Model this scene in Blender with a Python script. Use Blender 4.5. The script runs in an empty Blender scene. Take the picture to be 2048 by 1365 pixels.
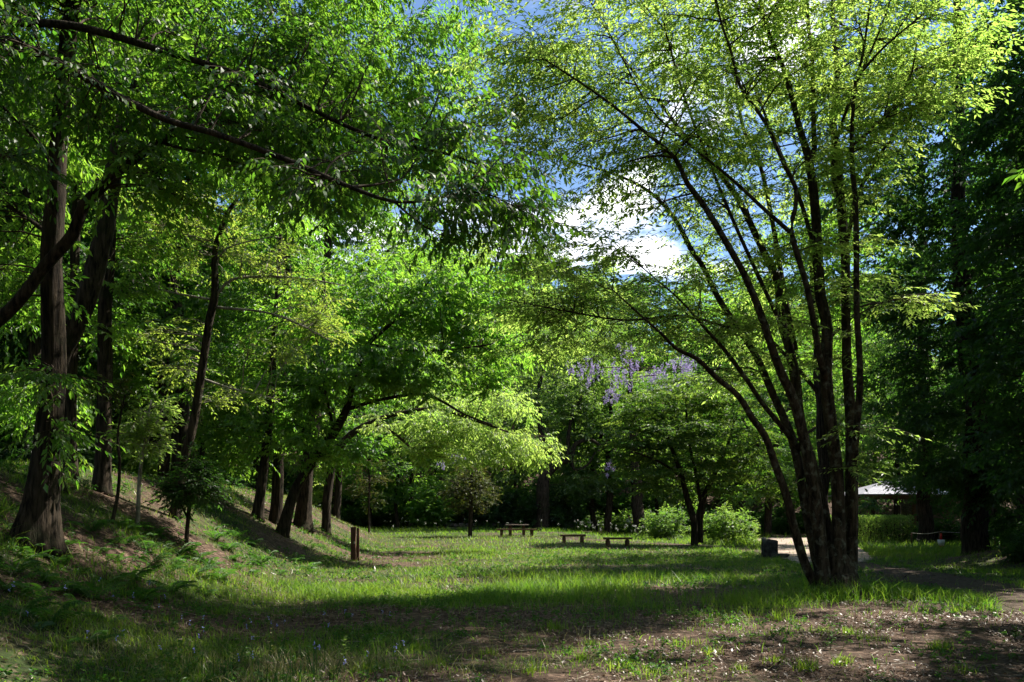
import bpy, bmesh, math, random
import numpy as np
from mathutils import Vector, Matrix

# ------------------------------------------------------------------ camera, sky, sun, exposure
F, CX, HY, CZ = 1593.0, 1024.0, 1036.0, 1.5      # focal length and horizon in photo pixels, eye height in metres
sc = bpy.context.scene
col = sc.collection
cam_d = bpy.data.cameras.new("camera")
cam_d.sensor_width = 36.0
cam_d.lens = 36.0 * F / 2048.0
cam_d.shift_y = (HY - 682.5) / 2048.0
cam_d.clip_start, cam_d.clip_end = 0.1, 2000.0
cam = bpy.data.objects.new("camera", cam_d)
cam.location = (0, 0, CZ)
cam.rotation_euler = (math.radians(90), 0, 0)
col.objects.link(cam)
sc.camera = cam

SUN_AZ, SUN_EL = math.radians(60), math.radians(53)      # azimuth from +Y towards +X
world = bpy.data.worlds.new("World")
sc.world = world
world.use_nodes = True
wn, wl = world.node_tree.nodes, world.node_tree.links
wn.clear()
w_out = wn.new('ShaderNodeOutputWorld')
w_bg = wn.new('ShaderNodeBackground'); w_bg.inputs['Strength'].default_value = 0.062
w_sky = wn.new('ShaderNodeTexSky'); w_sky.sky_type = 'NISHITA'; w_sky.sun_disc = False
w_sky.sun_elevation = SUN_EL; w_sky.sun_rotation = SUN_AZ
w_sky.air_density = 1.0; w_sky.dust_density = 0.0; w_sky.ozone_density = 4.0
w_tc = wn.new('ShaderNodeTexCoord')
w_sep = wn.new('ShaderNodeSeparateXYZ'); wl.new(w_tc.outputs['Generated'], w_sep.inputs[0])
w_mx = wn.new('ShaderNodeMath'); w_mx.operation = 'MAXIMUM'; w_mx.inputs[1].default_value = 0.02; wl.new(w_sep.outputs['Z'], w_mx.inputs[0])
w_ad = wn.new('ShaderNodeMath'); w_ad.operation = 'ADD'; w_ad.inputs[1].default_value = 0.18; wl.new(w_mx.outputs[0], w_ad.inputs[0])
w_cmb = wn.new('ShaderNodeCombineXYZ')
for i, a in enumerate('XY'):
    d = wn.new('ShaderNodeMath'); d.operation = 'DIVIDE'
    wl.new(w_sep.outputs[a], d.inputs[0]); wl.new(w_ad.outputs[0], d.inputs[1]); wl.new(d.outputs[0], w_cmb.inputs[i])
w_map = wn.new('ShaderNodeMapping'); w_map.inputs['Location'].default_value = (11.23, 2.73, 0.0)
wl.new(w_cmb.outputs[0], w_map.inputs[0])
w_no = wn.new('ShaderNodeTexNoise'); w_no.inputs['Scale'].default_value = 1.25; w_no.inputs['Detail'].default_value = 9
w_no.inputs['Roughness'].default_value = 0.56; w_no.inputs['Distortion'].default_value = 0.25
wl.new(w_map.outputs[0], w_no.inputs['Vector'])
w_rmp = wn.new('ShaderNodeMapRange'); w_rmp.interpolation_type = 'SMOOTHSTEP'
w_rmp.inputs['From Min'].default_value = 0.545; w_rmp.inputs['From Max'].default_value = 0.62
wl.new(w_no.outputs['Fac'], w_rmp.inputs['Value'])
w_mix = wn.new('ShaderNodeMix'); w_mix.data_type = 'RGBA'
w_mix.inputs['B'].default_value = (13.0, 13.1, 13.3, 1)
wl.new(w_rmp.outputs['Result'], w_mix.inputs['Factor']); wl.new(w_sky.outputs[0], w_mix.inputs['A'])
wl.new(w_mix.outputs['Result'], w_bg.inputs['Color']); wl.new(w_bg.outputs[0], w_out.inputs['Surface'])

sun_d = bpy.data.lights.new("sun", 'SUN')
sun_d.energy = 5.0; sun_d.angle = math.radians(0.53); sun_d.color = (1.0, 0.94, 0.82)
sun = bpy.data.objects.new("sun", sun_d)
col.objects.link(sun)
SUN_DIR = Vector((math.sin(SUN_AZ) * math.cos(SUN_EL), math.cos(SUN_AZ) * math.cos(SUN_EL), math.sin(SUN_EL)))
sun.rotation_euler = SUN_DIR.to_track_quat('Z', 'Y').to_euler()
sun.location = SUN_DIR * 60

sc.view_settings.view_transform = 'Standard'
sc.view_settings.look = 'None'
sc.view_settings.exposure = 1.68
sc.view_settings.gamma = 1.0
sc.view_settings.use_curve_mapping = False
sc.render.engine = 'CYCLES'
cy = sc.cycles
cy.use_denoising = True
cy.max_bounces = 6; cy.diffuse_bounces = 2; cy.glossy_bounces = 2; cy.transmission_bounces = 4; cy.transparent_max_bounces = 4
cy.caustics_reflective = False; cy.caustics_refractive = False
cy.sample_clamp_indirect = 6.0
sc.render.film_transparent = False

RNG = np.random.default_rng(20240507)
random.seed(7)

# ------------------------------------------------------------------ helpers: numbers
def P(px, py, Y):
    return np.array(((px - CX) / F * Y, Y, CZ - (py - HY) / F * Y))

def ss(a, b, x):
    t = np.clip((np.asarray(x, float) - a) / (b - a), 0, 1)
    return t * t * (3 - 2 * t)

_LAT = np.random.default_rng(5).random((256, 256))
def vnoise(x, y):
    x = np.asarray(x, float); y = np.asarray(y, float)
    xi = np.floor(x).astype(int); yi = np.floor(y).astype(int)
    fx = x - xi; fy = y - yi
    fx = fx * fx * (3 - 2 * fx); fy = fy * fy * (3 - 2 * fy)
    g = lambda a, b: _LAT[a & 255, b & 255]
    return (g(xi, yi) * (1 - fx) + g(xi + 1, yi) * fx) * (1 - fy) + (g(xi, yi + 1) * (1 - fx) + g(xi + 1, yi + 1) * fx) * fy

def fbm(x, y, s=1.0, o=4):
    x = np.asarray(x, float) / s; y = np.asarray(y, float) / s
    v = 0; a = 0.5; t = 0
    for k in range(o):
        v = v + a * vnoise(x + 17.3 * k, y + 9.1 * k); t += a; a *= 0.5; x = x * 2.03; y = y * 2.03
    return v / t

def toe(y):
    return np.interp(y, [-20, 0, 7, 11, 20, 28, 45, 60, 80], [-3.5, -3.0, -3.2, -4.1, -4.5, -5.0, -6.8, -11, -20])

def gz(x, y):
    x = np.asarray(x, float); y = np.asarray(y, float)
    z = 0.5 * ss(34, 60, y) * (1 - ss(3, 9, x))
    d = toe(y) - x
    z = z + 2.7 * ss(-0.4, 7.0, d) * (1 - 0.35 * ss(50, 80, y)) + 0.22 * np.clip(d - 9, 0, 60)
    yb = 66 + 8 * ss(6, 20, x)
    t = np.clip(y - yb, 0, None)
    z = z + 0.40 * t * ss(0, 14, t) * (1 - ss(70, 200, t) * 0.55)
    z = z + 1.1 * ss(14.2, 19, x) * ss(15, 21, y) * (1 - ss(28, 37, y))
    z = z + (fbm(x, y, 2.2, 3) - 0.5) * 0.16 + (fbm(x + 50, y, 9.0, 2) - 0.5) * 0.35 * ss(0.5, 5, d) + (fbm(x + 8, y + 4, 0.9, 3) - 0.5) * 0.22 * ss(0.0, 2.0, d)
    flat = ss(7, 10, x) * ss(26, 30, y) * (1 - ss(62, 68, y)) * (1 - ss(30, 36, x))
    return z * (1 - flat) + 0.0 * flat

def ray_ground(px, py, y0=5.0, y1=140.0):
    Y = np.linspace(y0, y1, 6000)
    x = (px - CX) / F * Y; z = CZ - (py - HY) / F * Y
    hit = np.where(z <= gz(x, Y))[0]
    k = hit[0] if len(hit) else len(Y) - 1
    return float(x[k]), float(Y[k]), float(gz(x[k], Y[k]))

# ------------------------------------------------------------------ helpers: meshes
def mesh_tris(name, V, T, mats, mat_idx=None, tint=None, smooth=None):
    me = bpy.data.meshes.new(name)
    V = np.ascontiguousarray(V, np.float32); T = np.ascontiguousarray(T, np.int32)
    me.vertices.add(len(V)); me.vertices.foreach_set('co', V.ravel())
    me.loops.add(T.size); me.loops.foreach_set('vertex_index', T.ravel())
    me.polygons.add(len(T)); me.polygons.foreach_set('loop_start', np.arange(0, T.size, 3, dtype=np.int32))
    for m in mats: me.materials.append(m)
    if mat_idx is not None: me.polygons.foreach_set('material_index', np.ascontiguousarray(mat_idx, np.int32))
    sm = np.zeros(len(T), bool) if smooth is None else np.broadcast_to(smooth, (len(T),))
    me.polygons.foreach_set('use_smooth', np.ascontiguousarray(sm))
    if tint is not None:
        a = me.attributes.new('tint', 'FLOAT', 'POINT'); a.data.foreach_set('value', np.ascontiguousarray(tint, np.float32))
    me.update(calc_edges=True)
    return me

class Soup:
    """collects triangle pieces with a material slot, a tint and smooth flags"""
    def __init__(s): s.V, s.T, s.M, s.C, s.S, s.n = [], [], [], [], [], 0
    def add(s, V, T, m=0, tint=0.5, smooth=False):
        V = np.asarray(V, float).reshape(-1, 3); T = np.asarray(T, int).reshape(-1, 3)
        s.V.append(V); s.T.append(T + s.n); s.n += len(V)
        s.M.append(np.full(len(T), m)); s.C.append(np.broadcast_to(np.asarray(tint, float), (len(V),))); s.S.append(np.full(len(T), smooth))
    def mesh(s, name, mats):
        return mesh_tris(name, np.concatenate(s.V), np.concatenate(s.T), mats, np.concatenate(s.M), np.concatenate(s.C), np.concatenate(s.S))
    def empty(s): return s.n == 0

def norm(v):
    return v / np.maximum(np.linalg.norm(v, axis=-1, keepdims=True), 1e-9)

def tubes(C, R, sides, cap=False, rough=0.0, rng=None, flare=0.0):
    """C (N,K,3) centre lines, R (N,K) radii -> verts, tris"""
    C = np.asarray(C, float); R = np.asarray(R, float)
    N, K, _ = C.shape
    T = np.empty_like(C); T[:, 1:-1] = C[:, 2:] - C[:, :-2]; T[:, 0] = C[:, 1] - C[:, 0]; T[:, -1] = C[:, -1] - C[:, -2]
    T = norm(T)
    ref = np.where(np.abs(T[:, :1, 2:3]) < 0.8, np.array([0, 0, 1.0]), np.array([1.0, 0, 0]))
    ref = np.broadcast_to(ref, T.shape)
    U = norm(np.cross(T, ref)); W = np.cross(T, U)
    a = np.arange(sides) / sides * 2 * np.pi
    rr = R[:, :, None] * np.ones(sides)
    if rough and rng is not None:
        kk = np.linspace(0, max(2, K / 9), K); g = rng.normal(0, 1, (N, int(kk[-1]) + 3, sides)); i0 = kk.astype(int); fr = (kk - i0)[None, :, None]
        low = g[:, i0] * (1 - fr) + g[:, i0 + 1] * fr + rng.normal(0, 1, (N, K, sides)) * 0.25
        rr = rr * (1 + rough * low)
    V = C[:, :, None] + (np.cos(a)[None, None, :, None] * U[:, :, None] + np.sin(a)[None, None, :, None] * W[:, :, None]) * rr[..., None]
    idx = np.arange(N * K * sides).reshape(N, K, sides)
    p = idx[:, :-1]; q = idx[:, 1:]
    pn = np.roll(p, -1, 2); qn = np.roll(q, -1, 2)
    tri = np.concatenate([np.stack([p, pn, qn], -1).reshape(-1, 3), np.stack([p, qn, q], -1).reshape(-1, 3)])
    V = V.reshape(-1, 3)
    if cap:
        n0 = len(V)
        V = np.concatenate([V, C[:, 0], C[:, -1]])
        c0 = np.arange(N)[:, None] + n0; c1 = c0 + N
        f0 = idx[:, 0]; f1 = idx[:, -1]
        tri = np.concatenate([tri, np.stack([np.broadcast_to(c0, f0.shape), np.roll(f0, -1, 1), f0], -1).reshape(-1, 3),
                              np.stack([np.broadcast_to(c1, f1.shape), f1, np.roll(f1, -1, 1)], -1).reshape(-1, 3)])
    return V, tri

def leaves(B, D, S, N, L, Wd, kind, tint, bend=0.15):
    """B base, D direction, S side, N normal; L length, Wd half width"""
    L = L[:, None]; Wd = Wd[:, None]
    n = len(B)
    if kind == 2:
        tip = B + D * L - N * L * bend * 0.6
        mid = B + D * L * 0.45
        a = mid + S * Wd + N * Wd * 0.35; b = mid - S * Wd + N * Wd * 0.35
        V = np.stack([B, a, tip, b], 1).reshape(-1, 3)
        o = np.arange(n)[:, None] * 4
        T = np.concatenate([o + [0, 1, 2], o + [0, 2, 3]])
        return V, T, np.repeat(tint, 4)
    m1 = B + D * L * 0.30; m2 = B + D * L * 0.66 - N * L * bend * 0.35
    tip = B + D * L * 0.98 - N * L * bend
    up = N * Wd * 0.3
    V = np.stack([B, m1 - S * Wd + up, m1 + S * Wd + up, m2 - S * Wd * 0.8 + up, m2 + S * Wd * 0.8 + up, tip], 1).reshape(-1, 3)
    o = np.arange(n)[:, None] * 6
    T = np.concatenate([o + [0, 2, 1], o + [1, 2, 4], o + [1, 4, 3], o + [3, 4, 5]])
    return V, T, np.repeat(tint, 6)

def smooth_line(pts, step):
    """Catmull-Rom through rows (x,y,z,r)"""
    p = np.asarray(pts, float)
    if len(p) == 2: p = np.array([p[0], (p[0] + p[1]) / 2, p[1]])
    q = np.vstack([2 * p[0] - p[1], p, 2 * p[-1] - p[-2]])
    out = []
    for i in range(1, len(q) - 2):
        n = max(2, int(np.linalg.norm(q[i + 1][:3] - q[i][:3]) / step))
        t = np.arange(n)[:, None] / n
        a, b, c, d = q[i - 1], q[i], q[i + 1], q[i + 2]
        out.append(0.5 * (2 * b + (c - a) * t + (2 * a - 5 * b + 4 * c - d) * t ** 2 + (3 * b - a - 3 * c + d) * t ** 3))
    out.append(q[-2][None])
    o = np.vstack(out); o[:, 3] = np.maximum(o[:, 3], 0.004)
    return o

# ------------------------------------------------------------------ helpers: objects
def new_obj(name, me, parent=None):
    o = bpy.data.objects.new(name, me); col.objects.link(o)
    if parent is not None: o.parent = parent
    return o

def tag(o, label=None, cat=None, group=None, kind=None):
    if label: o['label'] = label
    if cat: o['category'] = cat
    if group: o['group'] = group
    if kind: o['kind'] = kind
    return o

def thing(name, label, cat, loc=(0, 0, 0), rz=0.0, group=None, kind=None):
    o = bpy.data.objects.new(name, None); col.objects.link(o)
    o.empty_display_size = 0.2
    o.location = loc; o.rotation_euler = (0, 0, rz)
    return tag(o, label, cat, group, kind)

def bm_obj(name, bm, mat, parent=None, bevel=0.0, smooth=False):
    if bevel:
        bmesh.ops.bevel(bm, geom=bm.edges[:], offset=bevel, segments=2, affect='EDGES', profile=0.6)
    me = bpy.data.meshes.new(name); bm.to_mesh(me); bm.free()
    me.materials.append(mat)
    if smooth:
        for p in me.polygons: p.use_smooth = True
    return new_obj(name, me, parent)

def bm_box(bm, c, s, rot=None):
    m = Matrix.Translation(c) @ (rot if rot is not None else Matrix()) @ Matrix.Diagonal((s[0], s[1], s[2], 1))
    return bmesh.ops.create_cube(bm, size=1.0, matrix=m)

# ------------------------------------------------------------------ materials
def nodes(name):
    m = bpy.data.materials.new(name); m.use_nodes = True
    n = m.node_tree.nodes; n.clear()
    out = n.new('ShaderNodeOutputMaterial')
    return m, n, m.node_tree.links, out

def mix_rgb(n, l, fac, a, b):
    x = n.new('ShaderNodeMix'); x.data_type = 'RGBA'
    for sock, v in (('Factor', fac), ('A', a), ('B', b)):
        if isinstance(v, (int, float)): x.inputs[sock].default_value = v
        elif isinstance(v, tuple): x.inputs[sock].default_value = (*v, 1)
        else: l.new(v, x.inputs[sock])
    return x.outputs['Result']

def noise(n, l, scale, detail=4, rough=0.6, vec=None, dist=0.0):
    t = n.new('ShaderNodeTexNoise'); t.inputs['Scale'].default_value = scale; t.inputs['Detail'].default_value = detail
    t.inputs['Roughness'].default_value = rough; t.inputs['Distortion'].default_value = dist
    if vec is not None: l.new(vec, t.inputs['Vector'])
    return t.outputs['Fac']

def ramp(n, l, v, lo, hi):
    r = n.new('ShaderNodeMapRange'); r.inputs['From Min'].default_value = lo; r.inputs['From Max'].default_value = hi
    l.new(v, r.inputs['Value']); return r.outputs['Result']

def leaf_mat(name, c0, c1, t0, t1, trans=0.5, gloss=0.06, rough=0.5):
    m, n, l, out = nodes(name)
    at = n.new('ShaderNodeAttribute'); at.attribute_name = 'tint'
    cd = mix_rgb(n, l, at.outputs['Fac'], c0, c1)
    ct = mix_rgb(n, l, at.outputs['Fac'], t0, t1)
    d = n.new('ShaderNodeBsdfDiffuse'); l.new(cd, d.inputs['Color'])
    t = n.new('ShaderNodeBsdfTranslucent'); l.new(ct, t.inputs['Color'])
    x = n.new('ShaderNodeMixShader'); x.inputs[0].default_value = trans
    l.new(d.outputs[0], x.inputs[1]); l.new(t.outputs[0], x.inputs[2])
    g = n.new('ShaderNodeBsdfGlossy'); g.inputs['Roughness'].default_value = rough; g.inputs['Color'].default_value = (1, 1, 1, 1)
    y = n.new('ShaderNodeMixShader'); y.inputs[0].default_value = gloss
    l.new(x.outputs[0], y.inputs[1]); l.new(g.outputs[0], y.inputs[2])
    l.new(y.outputs[0], out.inputs['Surface'])
    return m

def rough_mat(name, c0, c1, scale=8.0, stretch=(1, 1, 1), bump=0.3, rough=0.85, c2=None, s2=1.5, lo=0.38, hi=0.66, spec=0.12):
    m, n, l, out = nodes(name)
    tc = n.new('ShaderNodeTexCoord')
    mp = n.new('ShaderNodeMapping'); mp.inputs['Scale'].default_value = stretch
    l.new(tc.outputs['Object'], mp.inputs[0])
    f = noise(n, l, scale, 6, 0.65, mp.outputs[0])
    c = mix_rgb(n, l, ramp(n, l, f, lo, hi), c0, c1)
    if c2 is not None:
        f2 = noise(n, l, s2, 4, 0.6, tc.outputs['Object'])
        c = mix_rgb(n, l, ramp(n, l, f2, 0.54, 0.70), c, c2)
    b = n.new('ShaderNodeBsdfPrincipled'); l.new(c, b.inputs['Base Color'])
    b.inputs['Roughness'].default_value = rough
    b.inputs['Specular IOR Level'].default_value = spec
    if bump:
        bp = n.new('ShaderNodeBump'); bp.inputs['Strength'].default_value = bump; bp.inputs['Distance'].default_value = 0.06
        l.new(f, bp.inputs['Height']); l.new(bp.outputs[0], b.inputs['Normal'])
    l.new(b.outputs[0], out.inputs['Surface'])
    return m

M = {}
M['bark'] = rough_mat('bark', (0.0045, 0.0035, 0.0025), (0.062, 0.047, 0.033), 18, (1, 1, 0.12), 1.0, 0.95, (0.016, 0.020, 0.009), 2.0)
M['bark_grey'] = rough_mat('bark_grey', (0.011, 0.008, 0.005), (0.078, 0.058, 0.038), 13, (1, 1, 0.25), 1.0, 0.9, (0.13, 0.135, 0.10), 7.0)
M['bark_pale'] = rough_mat('bark_pale', (0.10, 0.09, 0.075), (0.30, 0.27, 0.23), 10, (1, 1, 0.4), 0.5, 0.9)
M['twig'] = rough_mat('twig', (0.03, 0.022, 0.015), (0.075, 0.055, 0.04), 20, (1, 1, 1), 0.0, 0.9)
M['twig_pale'] = rough_mat('twig_pale', (0.14, 0.12, 0.10), (0.34, 0.30, 0.25), 20, (1, 1, 1), 0.0, 0.85)
# leaves: reflected colours and the yellower colours of light that comes through
M['leaf_near'] = leaf_mat('leaf_near', (0.014, 0.044, 0.007), (0.040, 0.092, 0.014), (0.10, 0.30, 0.020), (0.25, 0.46, 0.035), 0.52, 0.028)
M['leaf_fresh'] = leaf_mat('leaf_fresh', (0.026, 0.070, 0.010), (0.065, 0.125, 0.020), (0.15, 0.40, 0.028), (0.34, 0.55, 0.05), 0.58, 0.03)
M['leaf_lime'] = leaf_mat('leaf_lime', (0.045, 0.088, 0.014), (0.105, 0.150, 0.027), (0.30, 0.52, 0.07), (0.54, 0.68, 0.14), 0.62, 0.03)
M['leaf_yellow'] = leaf_mat('leaf_yellow', (0.048, 0.090, 0.014), (0.095, 0.128, 0.022), (0.26, 0.44, 0.045), (0.44, 0.54, 0.07), 0.55, 0.035)
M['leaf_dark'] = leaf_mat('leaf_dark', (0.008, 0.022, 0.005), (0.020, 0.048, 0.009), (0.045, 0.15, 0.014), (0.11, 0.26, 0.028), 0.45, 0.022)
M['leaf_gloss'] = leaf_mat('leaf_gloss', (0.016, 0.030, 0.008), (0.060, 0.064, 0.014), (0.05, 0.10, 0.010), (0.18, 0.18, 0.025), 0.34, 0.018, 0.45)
M['leaf_maple'] = leaf_mat('leaf_maple', (0.024, 0.066, 0.010), (0.078, 0.122, 0.019), (0.07, 0.22, 0.016), (0.25, 0.36, 0.035), 0.45, 0.025)
M['leaf_far'] = leaf_mat('leaf_far', (0.024, 0.062, 0.012), (0.070, 0.118, 0.024), (0.14, 0.32, 0.03), (0.34, 0.50, 0.07), 0.52, 0.03)
M['grass'] = leaf_mat('grass_blade', (0.020, 0.066, 0.006), (0.086, 0.136, 0.015), (0.12, 0.33, 0.016), (0.40, 0.52, 0.045), 0.48, 0.02)
M['grass_dry'] = leaf_mat('grass_dry', (0.12, 0.13, 0.035), (0.22, 0.19, 0.075), (0.20, 0.22, 0.05), (0.30, 0.28, 0.09), 0.40, 0.04)
M['fern'] = leaf_mat('fern_leaf', (0.014, 0.052, 0.008), (0.036, 0.092, 0.012), (0.06, 0.22, 0.016), (0.15, 0.32, 0.03), 0.42, 0.02)
M['litter'] = leaf_mat('dead_leaf', (0.036, 0.020, 0.012), (0.19, 0.125, 0.088), (0.08, 0.04, 0.02), (0.20, 0.12, 0.07), 0.12, 0.04, 0.45)
M['wisteria'] = leaf_mat('wisteria_petal', (0.27, 0.21, 0.42), (0.46, 0.40, 0.60), (0.26, 0.20, 0.42), (0.42, 0.36, 0.58), 0.4, 0.02)
M['petal'] = leaf_mat('white_petal', (0.70, 0.70, 0.62), (0.82, 0.82, 0.78), (0.5, 0.5, 0.45), (0.6, 0.6, 0.55), 0.3, 0.02)
M['bluebell'] = leaf_mat('blue_petal', (0.20, 0.22, 0.60), (0.40, 0.40, 0.75), (0.2, 0.2, 0.5), (0.3, 0.3, 0.6), 0.3, 0.02)
M['wood'] = rough_mat('weathered_wood', (0.055, 0.032, 0.018), (0.15, 0.088, 0.05), 6, (0.6, 12, 12), 0.5, 0.8)
M['wood_grey'] = rough_mat('grey_wood', (0.10, 0.08, 0.06), (0.24, 0.19, 0.15), 6, (0.6, 12, 12), 0.5, 0.8)
M['post'] = rough_mat('brown_post', (0.045, 0.022, 0.015), (0.11, 0.056, 0.038), 5, (10, 10, 0.6), 0.4, 0.7)
M['lichen'] = rough_mat('lichen', (0.22, 0.24, 0.18), (0.42, 0.42, 0.34), 20, (1, 1, 1), 0.4, 0.9)
M['stone'] = rough_mat('dark_stone', (0.018, 0.019, 0.018), (0.060, 0.062, 0.058), 5, (1, 1, 1), 0.8, 0.9, (0.09, 0.10, 0.08), 3.0)
M['wall_stone'] = rough_mat('wall_stone', (0.05, 0.046, 0.042), (0.15, 0.135, 0.12), 4, (1, 1, 1), 0.8, 0.9, (0.05, 0.075, 0.03), 1.5)
M['roof'] = rough_mat('pale_roof', (0.26, 0.26, 0.30), (0.38, 0.38, 0.43), 3, (1, 1, 1), 0.2, 0.6)
M['red'] = rough_mat('red_plastic', (0.30, 0.012, 0.012), (0.42, 0.022, 0.018), 3, (1, 1, 1), 0.0, 0.45)
M['white'] = rough_mat('white_plastic', (0.55, 0.55, 0.54), (0.70, 0.70, 0.68), 3, (1, 1, 1), 0.0, 0.45)
M['rope'] = rough_mat('rope', (0.30, 0.28, 0.24), (0.45, 0.42, 0.36), 30, (1, 1, 1), 0.3, 0.9)
M['paving'] = rough_mat('pale_paving', (0.20, 0.155, 0.125), (0.34, 0.27, 0.22), 2.5, (1, 1, 1), 0.3, 0.85, (0.15, 0.12, 0.09), 0.8)
M['path'] = rough_mat('trodden_path', (0.030, 0.020, 0.015), (0.090, 0.066, 0.049), 9, (1, 1, 1), 0.6, 0.95, (0.055, 0.040, 0.028), 1.2)
M['skin'] = rough_mat('skin', (0.45, 0.28, 0.20), (0.52, 0.34, 0.25), 4, (1, 1, 1), 0.0, 0.6)
M['shirt'] = rough_mat('pale_lilac_shirt', (0.62, 0.60, 0.74), (0.74, 0.72, 0.82), 6, (1, 1, 1), 0.1, 0.8)
M['hair'] = rough_mat('dark_hair', (0.02, 0.016, 0.014), (0.05, 0.04, 0.035), 30, (1, 1, 0.2), 0.3, 0.6)
M['trousers'] = rough_mat('dark_trousers', (0.03, 0.03, 0.04), (0.06, 0.06, 0.07), 8, (1, 1, 1), 0.1, 0.9)

def ground_mat():
    m, n, l, out = nodes('ground')
    tc = n.new('ShaderNodeTexCoord')
    at = n.new('ShaderNodeAttribute'); at.attribute_name = 'grassy'
    ap = n.new('ShaderNodeAttribute'); ap.attribute_name = 'path'
    n1 = noise(n, l, 5.0, 8, 0.7, tc.outputs['Object'])
    n2 = noise(n, l, 22.0, 6, 0.7, tc.outputs['Object'])
    n3 = noise(n, l, 0.9, 5, 0.6, tc.outputs['Object'])
    vo = n.new('ShaderNodeTexVoronoi'); vo.inputs['Scale'].default_value = 16.0; vo.inputs['Randomness'].default_value = 1.0
    l.new(tc.outputs['Object'], vo.inputs['Vector'])
    vs = n.new('ShaderNodeSeparateColor'); l.new(vo.outputs['Color'], vs.inputs[0])
    soil = mix_rgb(n, l, ramp(n, l, n1, 0.3, 0.7), (0.026, 0.016, 0.011), (0.080, 0.052, 0.037))
    soil = mix_rgb(n, l, ramp(n, l, vs.outputs[0], 0.62, 1.0), soil, (0.15, 0.10, 0.073))
    soil = mix_rgb(n, l, ramp(n, l, n3, 0.52, 0.70), soil, (0.030, 0.020, 0.015))
    gr = mix_rgb(n, l, ramp(n, l, n2, 0.3, 0.7), (0.012, 0.026, 0.007), (0.038, 0.052, 0.014))
    gr = mix_rgb(n, l, ramp(n, l, n3, 0.5, 0.72), gr, (0.075, 0.075, 0.026))
    gr = mix_rgb(n, l, ramp(n, l, vs.outputs[1], 0.55, 1.0), gr, (0.020, 0.026, 0.010))
    gr = mix_rgb(n, l, ramp(n, l, vs.outputs[2], 0.8, 1.0), gr, (0.10, 0.075, 0.05))
    s = n.new('ShaderNodeMath'); s.operation = 'ADD'; l.new(at.outputs['Fac'], s.inputs[0])
    s2 = n.new('ShaderNodeMath'); s2.operation = 'MULTIPLY_ADD'; l.new(n1, s2.inputs[0]); s2.inputs[1].default_value = 1.3; s2.inputs[2].default_value = -0.65
    l.new(s2.outputs[0], s.inputs[1])
    c = mix_rgb(n, l, ramp(n, l, s.outputs[0], 0.35, 0.65), soil, gr)
    pth = mix_rgb(n, l, ramp(n, l, n2, 0.3, 0.7), (0.034, 0.023, 0.017), (0.085, 0.062, 0.046))
    c = mix_rgb(n, l, ap.outputs['Fac'], c, pth)
    b = n.new('ShaderNodeBsdfPrincipled'); l.new(c, b.inputs['Base Color']); b.inputs['Roughness'].default_value = 0.95
    b.inputs['Specular IOR Level'].default_value = 0.15
    bp = n.new('ShaderNodeBump'); bp.inputs['Strength'].default_value = 0.8; bp.inputs['Distance'].default_value = 0.05
    l.new(n2, bp.inputs['Height']); l.new(bp.outputs[0], b.inputs['Normal'])
    l.new(b.outputs[0], out.inputs['Surface'])
    return m
M['ground'] = ground_mat()

# ------------------------------------------------------------------ ground
def in_frame(x, y, m=0.06):
    y = np.maximum(y, 0.5)
    return np.abs(x / y) < (1024 / F) * (1 + m) + 0.0

PATH_PX = [(1150, 1079), (1210, 1082), (1300, 1087), (1400, 1093), (1500, 1102), (1620, 1118), (1720, 1130), (1850, 1152), (1960, 1176), (2060, 1206), (2250, 1262)]
PATH = np.array([ray_ground(a, b)[:2] for a, b in PATH_PX])
def path_dist(x, y):
    d = np.full(np.shape(x), 1e9)
    for a, b in zip(PATH[:-1], PATH[1:]):
        ab = b - a; t = np.clip(((x - a[0]) * ab[0] + (y - a[1]) * ab[1]) / (ab @ ab), 0, 1)
        d = np.minimum(d, np.hypot(x - a[0] - t * ab[0], y - a[1] - t * ab[1]))
    return d

def grassy(x, y):
    g = 0.76 - 0.14 * ss(20.0, 14.0, y) - 0.42 * ss(15.0, 9.0, y) * ss(-0.8, 2.6, x)                       # worn earth in front
    g = g - 0.75 * np.exp(-(((x - 4.2) / 2.0) ** 2 + ((y - 16.2) / 1.3) ** 2))   # bare strip before the big clump
    g = g - 0.50 * np.exp(-(((x + 3.2) / 2.4) ** 2 + ((y - 11.6) / 1.6) ** 2))   # leaf litter at the foot of the bank
    g = g - 0.70 * np.exp(-(((x + 4.0) / 2.4) ** 2 + ((y - 29.0) / 4.0) ** 2))   # litter by the post
    g = g - 0.50 * np.exp(-(((x - 7.5) / 3.0) ** 2 + ((y - 10.5) / 2.2) ** 2))
    d = toe(y) - x
    g = g - 0.26 * ss(0.3, 2.5, d)
    g = g - 0.75 * ss(61, 66, y + 0.15 * x) - 0.6 * ss(13, 17, x) * ss(34, 24, y)
    g = g + (fbm(x, y, 1.7, 4) - 0.5) * 1.5
    return np.clip(g, 0, 1)

def pathness(x, y):
    d = path_dist(x, y) + (fbm(x + 9, y, 0.8, 3) - 0.5) * 0.7
    return 1 - ss(0.45, 0.95, d)

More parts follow.
